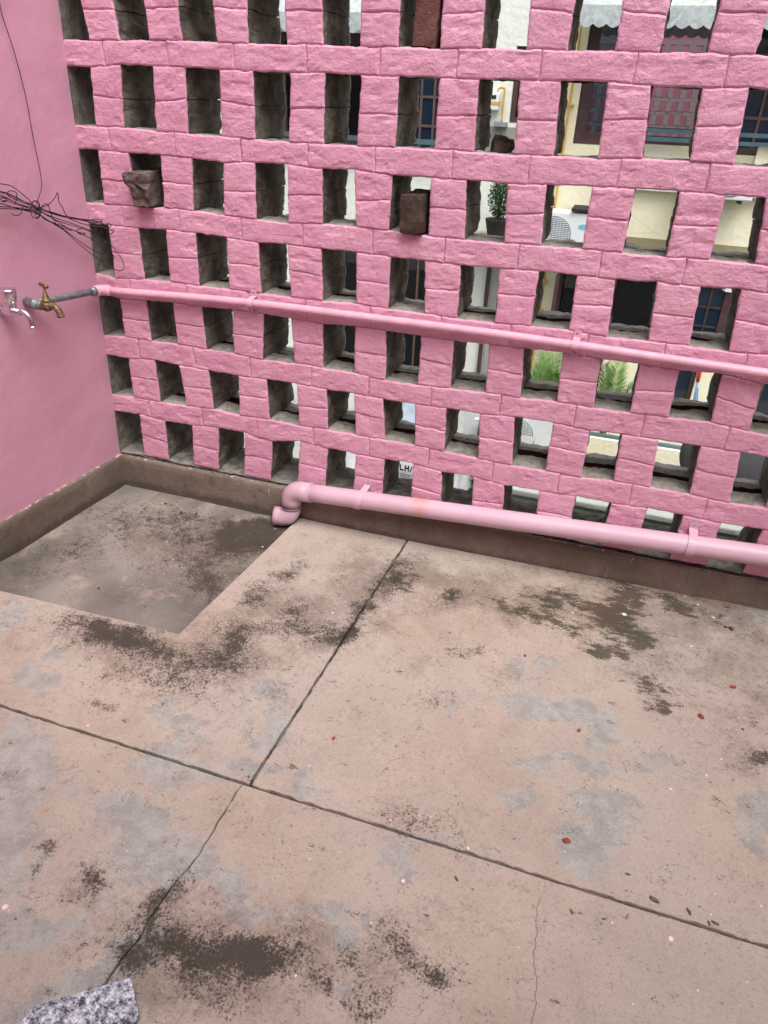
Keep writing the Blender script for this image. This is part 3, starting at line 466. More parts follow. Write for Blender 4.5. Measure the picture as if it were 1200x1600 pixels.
fb = MB()
N = 24
for xa, xb, ya, yb in ((.66, 7, -5, 0), (-1, .66, -5, -.86)):
    fb.add([(xa+(xb-xa)*i/N, yy, floor_z(xa+(xb-xa)*i/N)-.011) for yy in (ya, yb) for i in range(N+1)], [(i, i+1, N+2+i, N+1+i) for i in range(N)])
fb.box(-1, 7, -5, .0, -.20, -.035)
floor = struct(fb.build('floor', M['joint']))
JX = 1.105; JY = -1.268; G = .0040
def j1(y): return JX+.028*max(-.3, min(1, (y+1.26)/1.25))**1.0-.002        # the long joint leans a little
def rx(y): return .606+.055*(y+.821)/.8
RY = -.823
zf = floor_z
# back right slab
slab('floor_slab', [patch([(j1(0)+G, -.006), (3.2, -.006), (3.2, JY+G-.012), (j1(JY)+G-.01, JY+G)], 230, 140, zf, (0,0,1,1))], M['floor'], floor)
# L-shaped back left slab round the sunk corner, in two quads that share an edge
pc = (rx(RY), RY)
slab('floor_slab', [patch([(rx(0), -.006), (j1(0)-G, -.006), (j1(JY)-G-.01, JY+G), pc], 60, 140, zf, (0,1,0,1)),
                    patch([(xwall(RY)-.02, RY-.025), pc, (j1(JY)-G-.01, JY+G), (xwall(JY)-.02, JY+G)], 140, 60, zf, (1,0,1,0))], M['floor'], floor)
# front slabs, split by the crack
def crk(y):
    t = max(0, -(y-JY)); return JX-.026-.055*t+.012*nz(1.3, y*9, 2)+.006*nz(4.1, y*30, 5)
def bend_l(x, y, u, v): return (x+(crk(y)-.0012-sstep(.25, .75, -(y-JY))*.004-(JX-.03))*u, y)
def bend_r(x, y, u, v): return (x+(crk(y)+.0012+sstep(.25, .75, -(y-JY))*.004-(JX-.03))*(1-u), y)
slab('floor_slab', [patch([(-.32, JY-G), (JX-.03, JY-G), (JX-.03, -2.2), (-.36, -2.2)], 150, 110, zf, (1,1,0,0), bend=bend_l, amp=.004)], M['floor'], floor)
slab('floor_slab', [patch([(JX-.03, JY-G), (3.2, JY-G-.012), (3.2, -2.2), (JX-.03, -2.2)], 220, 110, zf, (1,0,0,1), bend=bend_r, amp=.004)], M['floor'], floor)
# sunk washing corner, its front left edge dying away flush
def zrec(x, y):
    t = sstep(-.15, .45, x); k = sstep(-.60, -.80, y)
    return .004-.004*sstep(.1, .5, x)+k*(1-t)*.0145
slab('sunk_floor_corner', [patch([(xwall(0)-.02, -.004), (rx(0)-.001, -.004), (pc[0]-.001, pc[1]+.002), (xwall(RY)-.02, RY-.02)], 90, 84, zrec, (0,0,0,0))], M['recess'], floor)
# the rest of the terrace, behind and beside the camera
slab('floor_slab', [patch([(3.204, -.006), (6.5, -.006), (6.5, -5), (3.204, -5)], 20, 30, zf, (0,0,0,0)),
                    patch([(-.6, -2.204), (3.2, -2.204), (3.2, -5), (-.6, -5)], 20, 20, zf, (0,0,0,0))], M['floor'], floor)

# ------------------------------------------------------------------ plaster wall on the left
pw = thing('plaster_wall', (xwall(-1.5), -1.5, 0), 'smooth pink plastered wall beside the perforated brick wall', 'wall')
m = MB(); ny, nzz = 60, 50
def pwx(y, z): return xwall(y, z)+.003*nz(y*2.2, z*2.2, 1)+.0012*nz(y*9, z*9, 4)
Y0, Y1 = .0, -3.2
for fx in (0, 1):
    vs_ = []
    for j in range(nzz+1):
        for i in range(ny+1):
            y = Y0+(Y1-Y0)*(i/ny)**1.5; z = -.05+2.75*j/nzz
            vs_.append((pwx(y, z) if fx == 0 else xwall(y, z)-.2, y, z))
    W = ny+1
    m.add(vs_, [(j*W+i, j*W+i+1, (j+1)*W+i+1, (j+1)*W+i)[::1 if fx == 1 else -1] for j in range(nzz) for i in range(ny)])
n0 = (ny+1)*(nzz+1)
m.f += [(j*W, (j+1)*W, n0+(j+1)*W, n0+j*W) for j in range(nzz)]; m.m += [0]*nzz
m.f += [(nzz*W+i, nzz*W+i+1, n0+nzz*W+i+1, n0+nzz*W+i) for i in range(ny)]; m.m += [0]*ny
m.f += [(j*W+ny, n0+j*W+ny, n0+(j+1)*W+ny, (j+1)*W+ny) for j in range(nzz)]; m.m += [0]*nzz
m.build('plaster', M['plaster'], pw, smooth=False)
def skirt(path, name, parent, h0, thick):
    """cement band along a line of (x, y, nx, ny) with a ragged top"""
    m = MB(); vs_ = []; prof = [(-.03, 1), (.03, 1), (.07, 1), (.11, 1), (h0-.012, 1.0), (h0-.003, .72), (h0, .2), (h0+.001, -.6)]
    for k, (x, y, nx, ny_) in enumerate(path):
        for q, (z, t) in enumerate(prof):
            d = thick*t+.0015*nz(x*7, y*7, z*7)
            zz = z+(.004*nz(x*9, y*9, 2)+.003*nz(x*40, y*40, 5) if q >= 4 else 0)
            vs_.append((x+nx*d, y+ny_*d, zz))
    W = len(prof)
    m.add(vs_, [(k*W+q, (k+1)*W+q, (k+1)*W+q+1, k*W+q+1) for k in range(len(path)-1) for q in range(W-1)])
    return m.build(name, M['skirting'], parent, smooth=True)
skirt([(xwall(-.02*i), -.02*i, 1, 0) for i in range(0, 180)], 'skirting', pw, .150, .016)

# unseen walls shaping the terrace light; the window panes mirror the back one
m = MB(); m.box(-.50, 3.7, -3.35, -3.15, -.05, 3.6)  # made tall and close so the lower walls and floor darken
tag(m.build('plaster_wall', M['plaster']), 'pink wall out of frame at the back of the terrace, raised to shade it, mirrored in window panes', 'wall')
m = MB(); m.box(3.5, 3.7, -3.145, -.012, -.05, 2.9)  # right wall added to shade the terrace, nothing shows one here
tag(m.build('plaster_wall', M['white']), 'pale wall added out of frame on the right to shade the terrace', 'wall')

# ------------------------------------------------------------------ perforated brick wall
lw = thing('perforated_brick_wall', (2.5, .115, 0), 'pink painted brick wall pierced by a grid of open holes', 'wall')
TH = .23
Vp, Pp, Wp = .2485, .24, .1205
NC = 11
def hole(r, c):
    if (r, c) in HOLES: return HOLES[(r, c)]
    x = -.1886+c*Pp; z = .3475+(6-r)*Vp
    return ((x, z), (x+Wp, z), (x+Wp, z-.1726), (x, z-.1726))
def line(r, which):
    """polyline through the top (0) or bottom (1) corners of hole row r"""
    pts = []
    for c in range(0, NC+1):
        h = hole(r, c); pts += [h[0], h[1]] if which == 0 else [h[3], h[2]]
    pts[0] = (min(pts[0][0], -.2), pts[0][1])
    def f(x):
        if x <= pts[0][0]: return pts[0][1]
        for a, b in zip(pts, pts[1:]):
            if x <= b[0]: return a[1]+(b[1]-a[1])*(x-a[0])/max(1e-6, b[0]-a[0])
        return pts[-1][1]
    return f
def warp(x, y, z):
    a = .0027; s = sstep(.0, .04, y)
    dx = a*nz(x*38, y*20, z*38)+.0013*nz(x*95+5, y*60, z*95)+s*(.0065*nz(x*14, y*16+3, z*20)+.0035*nz(x*55, y*45+3, z*55))
    dz = a*nz(x*38+9, y*20, z*38)+.0014*nz(x*95, y*60+7, z*95)+s*(.006*nz(x*14+4, y*16, z*20+8)+.0035*nz(x*55+4, y*45, z*55+8))
    return dx, dz
def make_brick(P, w, h, y0, y1, seed, parent, name='brick', step=.0105, front=True, lift=0, broken=0):
    """P(u,v) -> (x,z) on the wall face"""
    rnd = random.Random(seed)
    def params(L):
        n = max(3, int(L/step)); e1, e2 = .0022/L, .0055/L
        return [0, e1, e2]+[e2+(1-2*e2)*i/n for i in range(1, n)]+[1-e2, 1-e1, 1]
    if front: U, Vv = params(w), params(h)
    else: U, Vv = [i/16 for i in range(17)], [0, .5, 1]
    off = rnd.uniform(-.0012, .0012); tx, tz = rnd.uniform(-.006, .006), rnd.uniform(-.012, .012)
    so = rnd.uniform(0, 90); vs_ = []
    for v in Vv:
        for u in U:
            x, z = P(u, v); ww = warp(x, y0, z)
            e = min(u*w, (1-u)*w, v*h, (1-v)*h)
            y = y0
            if front:
                y += .0040*math.exp(-(e/.0023)**2)+.0010*math.exp(-(e/.009)**2)
                y -= .0017*nz(x*20+so, 1, z*26)+.0009*nz(x*55+so, 4, z*85)+.0005*nz(x*150, so, z*190)
                k = nz(x*16+so*2, 8, z*30)
                if k > .30: y += .0020*sstep(.30, .40, k)          # flaked hollows
                y += off+tx*(u-.5)*w*2+tz*(v-.5)*h
            vs_.append((x+ww[0], y, z+ww[1]+lift*(v > .5)))
    W, Hh = len(U), len(Vv)
    fs = [(j*W+i, j*W+i+1, (j+1)*W+i+1, (j+1)*W+i) for j in range(Hh-1) for i in range(W-1)]
    per = [i for i in range(W)]+[j*W+W-1 for j in range(1, Hh)]+[(Hh-1)*W+i for i in range(W-2, -1, -1)]+[j*W for j in range(Hh-2, 0, -1)]
    if front: per_s = per
    puv = [(U[k % W], Vv[k//W]) for k in per]
    n = len(per); prev = per
    depth = [d for d in (.012, .035, .07, .11, .15, .19, TH) if y0+.004 < d <= y1+1e-6]
    if depth[-1] < y1-1e-4: depth.append(y1)
    for d in depth:
        o = len(vs_)
        for (u, v) in puv:
            sx = .0016/w; sz = .0016/h
            uu = u+(sx if u < .01 else -sx if u > .99 else 0); vv = v+(sz if v < .01 else -sz if v > .99 else 0)
            x, z = P(uu, vv); ww = warp(x, d, z); l = lift*(v > .5)
            yy = d
            if broken and d > y1-.03: l += broken*(.5+nz(x*45, d*40, so)); yy = d+.012*nz(x*30, so, 2)
            vs_.append((x+ww[0], yy, z+ww[1]+(l if v > .5 else 0)))
        fs += [(prev[(k+1) % n], prev[k], o+k, o+(k+1) % n) for k in range(n)]
        prev = list(range(o, o+n))
    fs.append(tuple(prev))
    m = MB(); m.add(vs_, fs)
    return m.build(name, M['lattice'], parent, smooth=False)
rnd = random.Random(3); sd_ = 0
# bands of stretchers: front wythe and back wythe
for r in range(0, 6):
    top, bot = line(r, 1), line(r+1, 0)
    xs = [-.17-.03]
    for c in range(0, NC):
        a, b = hole(r, c), hole(r, c+1); a2, b2 = hole(r+1, c), hole(r+1, c+1)
        xs.append((a[2][0]+b[3][0]+a2[1][0]+b2[0][0])/4+rnd.uniform(-.008, .008))
    for i in range(len(xs)-1):
        x0, x1 = xs[i], xs[i+1]; lean = rnd.uniform(-.004, .004); sd_ += 1
        def P(u, v, x0=x0, x1=x1, top=top, bot=bot, lean=lean):
            x = x0+(x1-x0)*u; return (x, bot(x)+(top(x)-bot(x))*v)
        zz = (top((x0+x1)/2)-bot((x0+x1)/2))
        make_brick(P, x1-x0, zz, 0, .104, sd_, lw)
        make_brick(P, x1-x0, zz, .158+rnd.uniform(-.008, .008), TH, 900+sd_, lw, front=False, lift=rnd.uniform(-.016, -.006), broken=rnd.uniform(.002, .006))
# piers: two headers one over the other
for r in range(0, 7):
    for c in range(0, NC):
        a, b = hole(r, c), hole(r, c+1)
        tl, tr, br, bl = a[1], b[0], b[3], a[2]
        ms, mt = .5+rnd.uniform(-.05, .05), .5+rnd.uniform(-.05, .05)
        for k in (0, 1):
            sd_ += 1
            def P(u, v, k=k, tl=tl, tr=tr, br=br, bl=bl, ms=ms, mt=mt):
                mid = ms+(mt-ms)*u
                vv = mid*v if k == 0 else mid+(1-mid)*v
                xl = bl[0]+(tl[0]-bl[0])*vv; xr = br[0]+(tr[0]-br[0])*vv
                zl = bl[1]+(tl[1]-bl[1])*vv; zr = br[1]+(tr[1]-br[1])*vv
                return (xl+(xr-xl)*u, zl+(zr-zl)*u)
            make_brick(P, tr[0]-tl[0], .5*(tl[1]-bl[1]), 0, TH, 2000+sd_, lw)
# mortar core behind the joints, and the rest of the wall beyond the picture
m = MB()
for r in range(0, 6):
    t_, b_ = line(r, 1), line(r+1, 0); n = 70
    vs_ = []
    for i in range(n+1):
        x = -.2+(2.63+.2)*i/n
        vs_ += [(x, .100, b_(x)+.006), (x, .100, t_(x)-.026+.006*nz(x*40, r, 0)), (x, .175, t_(x)-.034+.006*nz(x*40, r, 2)), (x, .175, b_(x)+.006)]
    m.add(vs_, [(i*4+k, (i+1)*4+k, (i+1)*4+(k+1) % 4, i*4+(k+1) % 4) for i in range(n) for k in range(4)])
for r in range(0, 7):
    for c in range(0, NC):
        a, b = hole(r, c), hole(r, c+1)
        x0 = max(a[1][0], a[2][0])+.006; x1 = min(b[0][0], b[3][0])-.006
        m.box(x0, x1, .024, .222, min(a[2][1], b[3][1])-.012, max(a[1][1], b[0][1])+.012)
vs_ = []
for j in range(31):
    z = .1+2.6*j/30
    for q in range(9):
        y = .004+(TH-.004)*q/8; vs_.append((-.197+.03*z+.004*nz(y*20, z*9, 1)+.002*nz(y*60, z*50, 5), y, z))
m.add(vs_, [(j*9+q, (j+1)*9+q, (j+1)*9+q+1, j*9+q+1) for j in range(30) for q in range(8)])
m.add([(-.4, .006, .1), (-.1915, .006, .1), (-.1135, .006, 2.7), (-.4, .006, 2.7)], [(0, 1, 2, 3)])
o = m.build('mortar', M['hairgrey'], lw)
m = MB()
def far_brick(x0, x1, z0, z1):
    j = lambda: random.uniform(-.002, .002)
    g = .0015; y = random.uniform(-.001, .002)
    m.box(x0+g+j(), x1-g+j(), y, TH+random.uniform(-.003, .003), z0+g+j(), z1-g+j())
ROWS_UP = 3
XE = 5.9
zc0 = .3475
for r in range(-ROWS_UP, 7):
    zt_ = zc0+(6-r)*Vp; zb_ = zt_-.1726
    for c in range(0, int(XE/Pp)+1):
        if r >= 0 and c < NC: continue
        x0 = -.1886+c*Pp+Wp; x1 = x0+Pp-Wp
        far_brick(x0, x1, zb_ if r < 6 else .163, (zb_+zt_)/2); far_brick(x0, x1, (zb_+zt_)/2, zt_)
for r in range(-ROWS_UP-1, 6):
    z1 = zc0+(6-r)*Vp-.1726; z0 = zc0+(5-r)*Vp
    for c in range(-1, int(XE/Pp)+1):
        x0 = max(-.20, -.1886+c*Pp+Wp+.06); x1 = -.1886+(c+1)*Pp+Wp+.06
        if r >= 0 and c < NC-1: continue
        if x1-x0 > .02: far_brick(x0, x1, z0, z1)
o = m.build('far_brick', M['lattice'], lw); o['kind'] = 'stuff'
m = MB()
m.box(-.2, 6, .0, TH, -.2, .150)
vs_ = []
for j in range(13):
    for i in range(330):
        x = -.2+.019*i; y = .001+(TH-.001)*j/12
        vs_.append((x, y, .160+.006*nz(x*14, y*14, 0)+.004*nz(x*50, y*50, 3)+.010*sstep(.15, .23, y)*(.4+nz(x*30, y*30, 6))))
m.add(vs_, [(j*330+i, j*330+i+1, (j+1)*330+i+1, (j+1)*330+i) for j in range(12) for i in range(329)])
m.build('plinth', M['hairgrey'], lw)
skirt([(-.195+.02*i, 0, 0, -1) for i in range(0, 310)], 'skirting', lw, .148, .012)
# a lip of mortar on the back edge of every hole that shows it
# ------------------------------------------------------------------ loose bricks and rubble left in the holes
def lump(name, size, loc, rot, mat, label, cat, seed, group=None, rough=.006, cut=None, n=7):
    sx, sy, sz = size; vs_ = {}; V_ = []; F_ = []
    def vid(i, j, k):
        if (i, j, k) not in vs_:
            p = Vector((i/n-.5, j/n-.5, k/n-.5))
            p = Vector((math.copysign(abs(2*p.x)**1, p.x)/2, p.y, p.z)); q = Vector((p.x*sx, p.y*sy, p.z*sz))
            e = sum(1 for t in (i, j, k) if t in (0, n))
            if e >= 2: q *= .975 if e == 2 else .95
            d = Vector((nz(q.x*30+seed, q.y*30, q.z*30), nz(q.x*30, q.y*30+seed, q.z*30+5), nz(q.x*30+9, q.y*30, q.z*30+seed)))
            q += d*rough
            if cut: q = cut(q)
            vs_[(i, j, k)] = len(V_); V_.append(tuple(q))
        return vs_[(i, j, k)]
    for a in range(n):
        for b in range(n):
            F_.append((vid(a,b,0), vid(a,b+1,0), vid(a+1,b+1,0), vid(a+1,b,0))); F_.append((vid(a,b,n), vid(a+1,b,n), vid(a+1,b+1,n), vid(a,b+1,n)))
            F_.append((vid(a,0,b), vid(a+1,0,b), vid(a+1,0,b+1), vid(a,0,b+1))); F_.append((vid(a,n,b), vid(a,n,b+1), vid(a+1,n,b+1), vid(a+1,n,b)))
            F_.append((vid(0,a,b), vid(0,a,b+1), vid(0,a+1,b+1), vid(0,a+1,b))); F_.append((vid(n,a,b), vid(n,a+1,b), vid(n,a+1,b+1), vid(n,a,b+1)))
    mb = MB(); mb.add(V_, F_); o = mb.build(name, mat, smooth=False)
    o.location = loc; o.rotation_euler = rot
    return tag(o, label, cat, group)
def broken_end(q):
    if q.y < -.06:                                     # the broken end leans and is ragged
        q.y += (q.z+.02)*-.12+.016*nz(q.x*40, q.z*40, 3); q.x += (-.010 if q.z > .01 else .014)*sstep(-.06, -.1, q.y)
    return q
lump('loose_brick', (.068, .205, .110), (.096, .052, 1.232), (0, R(1), R(-1)), M['brick_grey'],
     'greyish broken brick jutting out of a hole near the plaster wall', 'brick', 11, cut=broken_end, rough=.005, n=9)
lump('loose_brick', (.076, .20, .112), (1.080, .070, 1.226), (0, R(-1), R(1)), M['brick_dark'],
     'dark sooty brick lying end-out in a hole above the thin pipe', 'brick', 23, rough=.004, n=9)
lump('loose_brick', (.072, .105, .168), (1.090, .062, 1.752), (0, R(3), R(-4)), M['brick_red'],
     'dark red brick standing upright in a hole at the top', 'brick', 31, rough=.003, n=9)
lump('rubble', (.056, .058, .050), (1.322, .095, 1.4235), (R(10), R(14), R(30)), M['brick_dark'],
     'rounded dark lump of rubble in a hole before the gas meter', 'rubble', 47, rough=.012, n=8)

# ------------------------------------------------------------------ pipes on the perforated wall
pp = thing('water_pipe', (1.0, -.03, .8), 'thin pink painted water pipe running level across the brick wall', 'pipe')
PR = .0145; PY = -.024
def pz(x): return .866+.021*sstep(-.15, .6, x)-.016*sstep(1.3, 2.4, x)+.001*nz(x*3, 0, 0)
m = MB(); xs = [-.105+i*.06 for i in range(0, 60)]
m.tube([(x, PY-.004*sstep(.1, -.1, x), pz(x)) for x in xs], PR, 14); m.build('pipe', M['pinkpipe'], pp, smooth=True)
m = MB()
arc = [(-.105, -.030, pz(-.105)), (-.120, -.034, pz(-.1)), (-.128, -.046, pz(-.1)), (-.130, -.064, pz(-.1))]
m.tube([(-.085, -.028, pz(-.1)), (-.096, -.029, pz(-.1))]+arc, .021, 16, rs=[.019, .0205, .0205, .0205, .0205, .0205])
m.build('elbow', M['pinkpipe'], pp, smooth=True)
def clip(parent, x, z, r, y, wd, tilt=0, mat=None):
    """saddle strap over a pipe with two screwed ears"""
    m = MB(); pts = []
    prof = [(-.002, r+.030), (-.002, r+.006)]+[(y-(r+.0025)*math.sin(a), (r+.0025)*math.cos(a)) for a in [math.pi*i/12 for i in range(13)]]+[(-.002, -r-.006), (-.002, -r-.026)]
    if y+r > -.004: pass
    vs_ = []
    for (yy, zz) in prof:
        for xx in (-wd/2, wd/2):
            vs_.append((x+xx+tilt*zz, yy, z+zz)); vs_.append((x+xx+tilt*zz, yy-.0022, z+zz*(1.0)))
    n = len(prof); fs = []
    for i in range(n-1):
        a, b = i*4, (i+1)*4
        fs += [(a+1, a+3, b+3, b+1), (a, b, b+2, a+2), (a, a+1, b+1, b), (a+2, b+2, b+3, a+3)]
    m.add(vs_, fs); s = m.build('strap', mat or M['strap'], parent, smooth=False)
    for zz in (r+.019, -r-.016):
        k = MB(); k.lathe([(0, .0042), (.0015, .004), (.0028, .002)], (x+tilt*zz, -.004, z+zz), (0, -1, 0), 10); k.build('screw', M['galvpipe'], s)
clip(pp, .505, pz(.505), PR, PY, .022); clip(pp, 1.645, pz(1.645), PR, PY, .022); clip(pp, 2.75, pz(2.75), PR, PY, .022)

dp = thing('drain_pipe', (.64, -.05, .01), 'fat pink plastic drain pipe along the foot of the brick wall', 'pipe')
DR = .0355; DY = -.052
def dz(x): return .172+.063*(x-.69)
m = MB(); m.tube([(x, DY, dz(x)) for x in [.70+i*.1 for i in range(0, 32)]], DR, 24); m.build('pipe', M['pvc'], dp, smooth=True)
m = MB(); cz = dz(.70)
pts = [(.735, DY, dz(.735)), (.70, DY, cz)]+[(.695-.045*math.sin(a), DY, cz-.045*(1-math.cos(a))) for a in [math.pi/2*i/8 for i in range(1, 9)]]+[(.650, DY, cz-.075)]
m.tube(pts, DR+.0035, 24); m.build('elbow', M['pvc'], dp, smooth=True)
m = MB(); m.tube([(.650, DY, cz-.072), (.650, DY, cz-.080)], DR+.0062, 24); m.build('socket_ring', M['pvc'], dp, smooth=False)
zb = cz-.078
pts = [(.650, DY, zb), (.649, DY, zb-.008)]+[(.607+.042*math.cos(a), DY-.012*math.sin(a), zb-.008-.042*math.sin(a)) for a in [math.pi/2*i/8 for i in range(1, 9)]]+[(.594, DY-.014, zb-.050), (.580, DY-.017, zb-.050)]
m.tube(pts, DR+.003, 24, cap=False); m.tube([(p[0], p[1], p[2]) for p in pts], DR-.001, 24, cap=False)
o = m.build('outlet', M['pvc'], dp, smooth=True)
md = o.modifiers.new('solid', 'SOLIDIFY'); md.thickness = .002
m = MB(); m.lathe([(0, DR+.0035), (.0015, DR+.0045), (.003, DR+.0035)], (.737, DY, dz(.737)), (1, 0, .06), 24); m.build('socket_ring', M['pvc'], dp, smooth=True)
clip(dp, .945, dz(.945), DR, DY, .026, .25, M['pvc']); clip(dp, 2.135, dz(2.135), DR, DY, .028, .05, M['pvc'])

# ------------------------------------------------------------------ taps on the plaster wall
bt = thing('brass_tap', (-.195, -.348, .885), 'old brass tap on a grey iron pipe by the wall corner', 'tap')
TY = -.347; TZ = .879
m = MB(); m.tube([(-.142, -.345, .884), (-.140, -.29, .883), (-.1305, -.066, .868)], .0125, 14); m.build('iron_pipe', M['galvpipe'], bt, smooth=True)
m = MB(); m.tube([(-.1315, -.084, .869), (-.1305, -.064, .868)], .0165, 14); m.build('pipe_socket', M['galvpipe'], bt, smooth=True)
m = MB(); m.lathe([(0, .012), (.012, .012), (.013, .0175), (.042, .0175), (.043, .019), (.052, .019), (.053, .0165), (.075, .0165)], (-.202, TY, .886), (1, 0, -.10), 18)
m.build('tee', M['galvpipe'], bt, smooth=True)
m = MB()
m.lathe([(0, .0145), (.006, .0165), (.010, .0165), (.012, .013), (.018, .0135), (.026, .018), (.036, .0195), (.046, .0165), (.052, .012)], (-.140, TY, TZ+.001), (1, 0, 0), 18)
m.tube(catmull([(-.098, TY, TZ+.002), (-.082, TY, TZ+.003), (-.068, TY, TZ-.002), (-.059, TY, TZ-.014), (-.055, TY, TZ-.030)], 5), .011, 14, rs=None)
m.lathe([(0, .0125), (.004, .0132), (.008, .0125)], (-.0555, TY, TZ-.024), (.12, 0, -1), 14)
m.build('body', M['brass'], bt, smooth=True)
m = MB(); m.lathe([(0, .0145), (.010, .0145), (.011, .0115), (.022, .0105), (.024, .0085), (.034, .0075), (.036, .0052), (.056, .0048)], (-.104, TY, TZ+.012), (0, 0, 1), 14)
m.build('stem', M['brass'], bt, smooth=True)
m = MB(); m.lathe([(0, .0035), (.003, .0068), (.011, .0066), (.020, .0050), (.029, .0066), (.038, .0068), (.041, .0035)], (-.1235, TY+.006, TZ+.072), (1, -.25, -.13), 14)
m.build('handle', M['brass'], bt, smooth=True)

ct = thing('chrome_tap', (-.21, -.462, .885), 'shiny chrome tap with a round knob at the picture edge', 'tap')
CY = -.460; CZ = .884
m = MB(); m.lathe([(0, .030), (.004, .029), (.008, .020)], (-.2295, CY, CZ), (1, 0, 0), 20)
m.lathe([(0, .0125), (.012, .0125), (.014, .0165), (.030, .0165), (.031, .0135), (.036, .0135)], (-.222, CY, CZ), (1, 0, 0), 6); m.build('flange', M['chrome'], ct, smooth=False)
m = MB(); m.lathe([(0, .0135), (.010, .0145), (.020, .0185), (.038, .020), (.052, .0165), (.060, .012), (.075, .0105)], (-.188, CY, CZ), (1, 0, 0), 20)
m.lathe([(0, .016), (.018, .0165), (.022, .0125)], (-.146, CY, CZ+.006), (0, 0, 1), 20)
m.build('body', M['chrome'], ct, smooth=True)
m = MB(); m.tube(catmull([(-.125, CY, CZ), (-.105, CY, CZ+.003), (-.090, CY, CZ-.004), (-.081, CY, CZ-.020), (-.077, CY, CZ-.046)], 6), .0098, 16)
m.lathe([(0, .0115), (.003, .0122), (.007, .0122), (.009, .0105)], (-.0772, CY, CZ-.041), (.05, 0, -1), 16); m.build('spout', M['chrome'], ct, smooth=True)
m = MB(); m.lathe([(0, .0125), (.003, .0165), (.020, .0215), (.040, .0252), (.048, .0252), (.053, .0225), (.0545, .012)], (-.146, CY, CZ+.020), (0, 0, 1), 24); m.build('knob', M['chrome'], ct, smooth=True)

# ------------------------------------------------------------------ wires
wr = thing('wire_bundle', WIRES[1][4], 'tangled bundle of thin black wires tied against the plaster wall', 'wires')
for i, L in enumerate(WIRES):
    m = MB(); m.tube(catmull(L, 5), .0015 if i else .0013, 5)
    m.build('tie' if i == len(WIRES)-1 else 'wire', M['wire'], wr, smooth=True)

# ------------------------------------------------------------------ granite offcut and floor litter
m = MB(); t_ = .018; z0 = floor_z(1)+.002
top = [(1.098, -1.765), (1.150, -1.815), (1.19, -2.10), (.93, -2.06), (.958, -1.868)]
cx_ = sum(p[0] for p in top)/5; cy_ = sum(p[1] for p in top)/5
n = 5
m.add([(x, y, z0) for x, y in top]+[(x, y, z0+t_) for x, y in top], [tuple(range(n, 2*n))[::-1], tuple(range(n))]+[(i, (i+1) % n, n+(i+1) % n, n+i) for i in range(n)])
tag(bevel(m.build('granite_offcut', M['granite'], recalc=True), .0012), 'speckled grey granite offcut at the bottom edge of the floor', 'stone')

def pebble(name, x, y, L, W, Hh, ang, mat, label, cat, group, seed):
    m = MB(); vs_ = []; rg, sg = 5, 8
    for j in range(rg+1):
        th = math.pi*j/rg
        for k in range(sg):
            ph = 2*math.pi*k/sg; q = Vector((math.sin(th)*math.cos(ph)*L/2, math.sin(th)*math.sin(ph)*W/2, math.cos(th)*Hh/2))
            q *= 1+.35*nz(q.x*200+seed, q.y*200, q.z*200); vs_.append(q)
    m.add(vs_, [(j*sg+k, (j+1)*sg+k, (j+1)*sg+(k+1) % sg, j*sg+(k+1) % sg) for j in range(rg) for k in range(sg)])
    o = m.build(name, mat); o.location = (x, y, (floor_z(x) if not(x < .6 and y > -.82) else .006)+Hh*.42); o.rotation_euler = (0, 0, ang)
    return tag(o, label, cat, group)
chip_l = ['largest red brick chip, on a grey worn patch right of centre', 'small red brick chip above the worn grey patches', 'flat red brick chip lying below the mossy patch',
          'red brick chip near the right edge, nearest the moss', 'tiny red chip just right of the long joint', 'dark red chip close to the skirting at the right edge']
for i, (x, y, s, a) in enumerate(CHIP):
    pebble('brick_chip', x, y, s*2, s*1.3, s*.8, i*1.1, M['chip'] if i < 5 else M['brick_red'], chip_l[i], 'brick chip', 'red brick chips on the floor', i*3.3)
twig_l = ['longest grey twig on the right slab, above the cross joint', 'grey twig bit lying halfway between the longest twig and the paired bits', 'brown twig bit, right one of a close pair above the joint',
          'greenish twig bit, left one of a close pair above the joint', 'grey twig bit on the front slab just below the joint', 'small round twig bit on the front slab right of the other',
          'pale flat seed pod on the front slab left of the hairline crack', 'short grey twig above the joint, left of the longest twig', 'tiny dark crumb beside the pale paint drop near the twigs']
for i, (x, y, s, a) in enumerate(TWIG):
    pebble('twig', x, y, s*1.25, s*.5, s*.4, a, M['twig'], twig_l[i], 'twig', 'twig bits on the floor', i*2.1)
grit_l = ['dark crumb in the sunk corner, nearer the plaster wall', 'dark crumb in the sunk corner, nearer the drain pipe', 'small dark crumb close to the inner corner', 'dark grit near the front edge of the sunk corner',
          'black pebble near the skirting at the right edge', 'dark crumb below the mossy patches', 'grey crumb near the right edge below the moss']
for i, (x, y, s, a) in enumerate(GRIT):
    pebble('grit', x, y, s, s*.8, s*.5, i, M['grit'], grit_l[i], 'grit', 'dark crumbs on the floor', i*5.1)
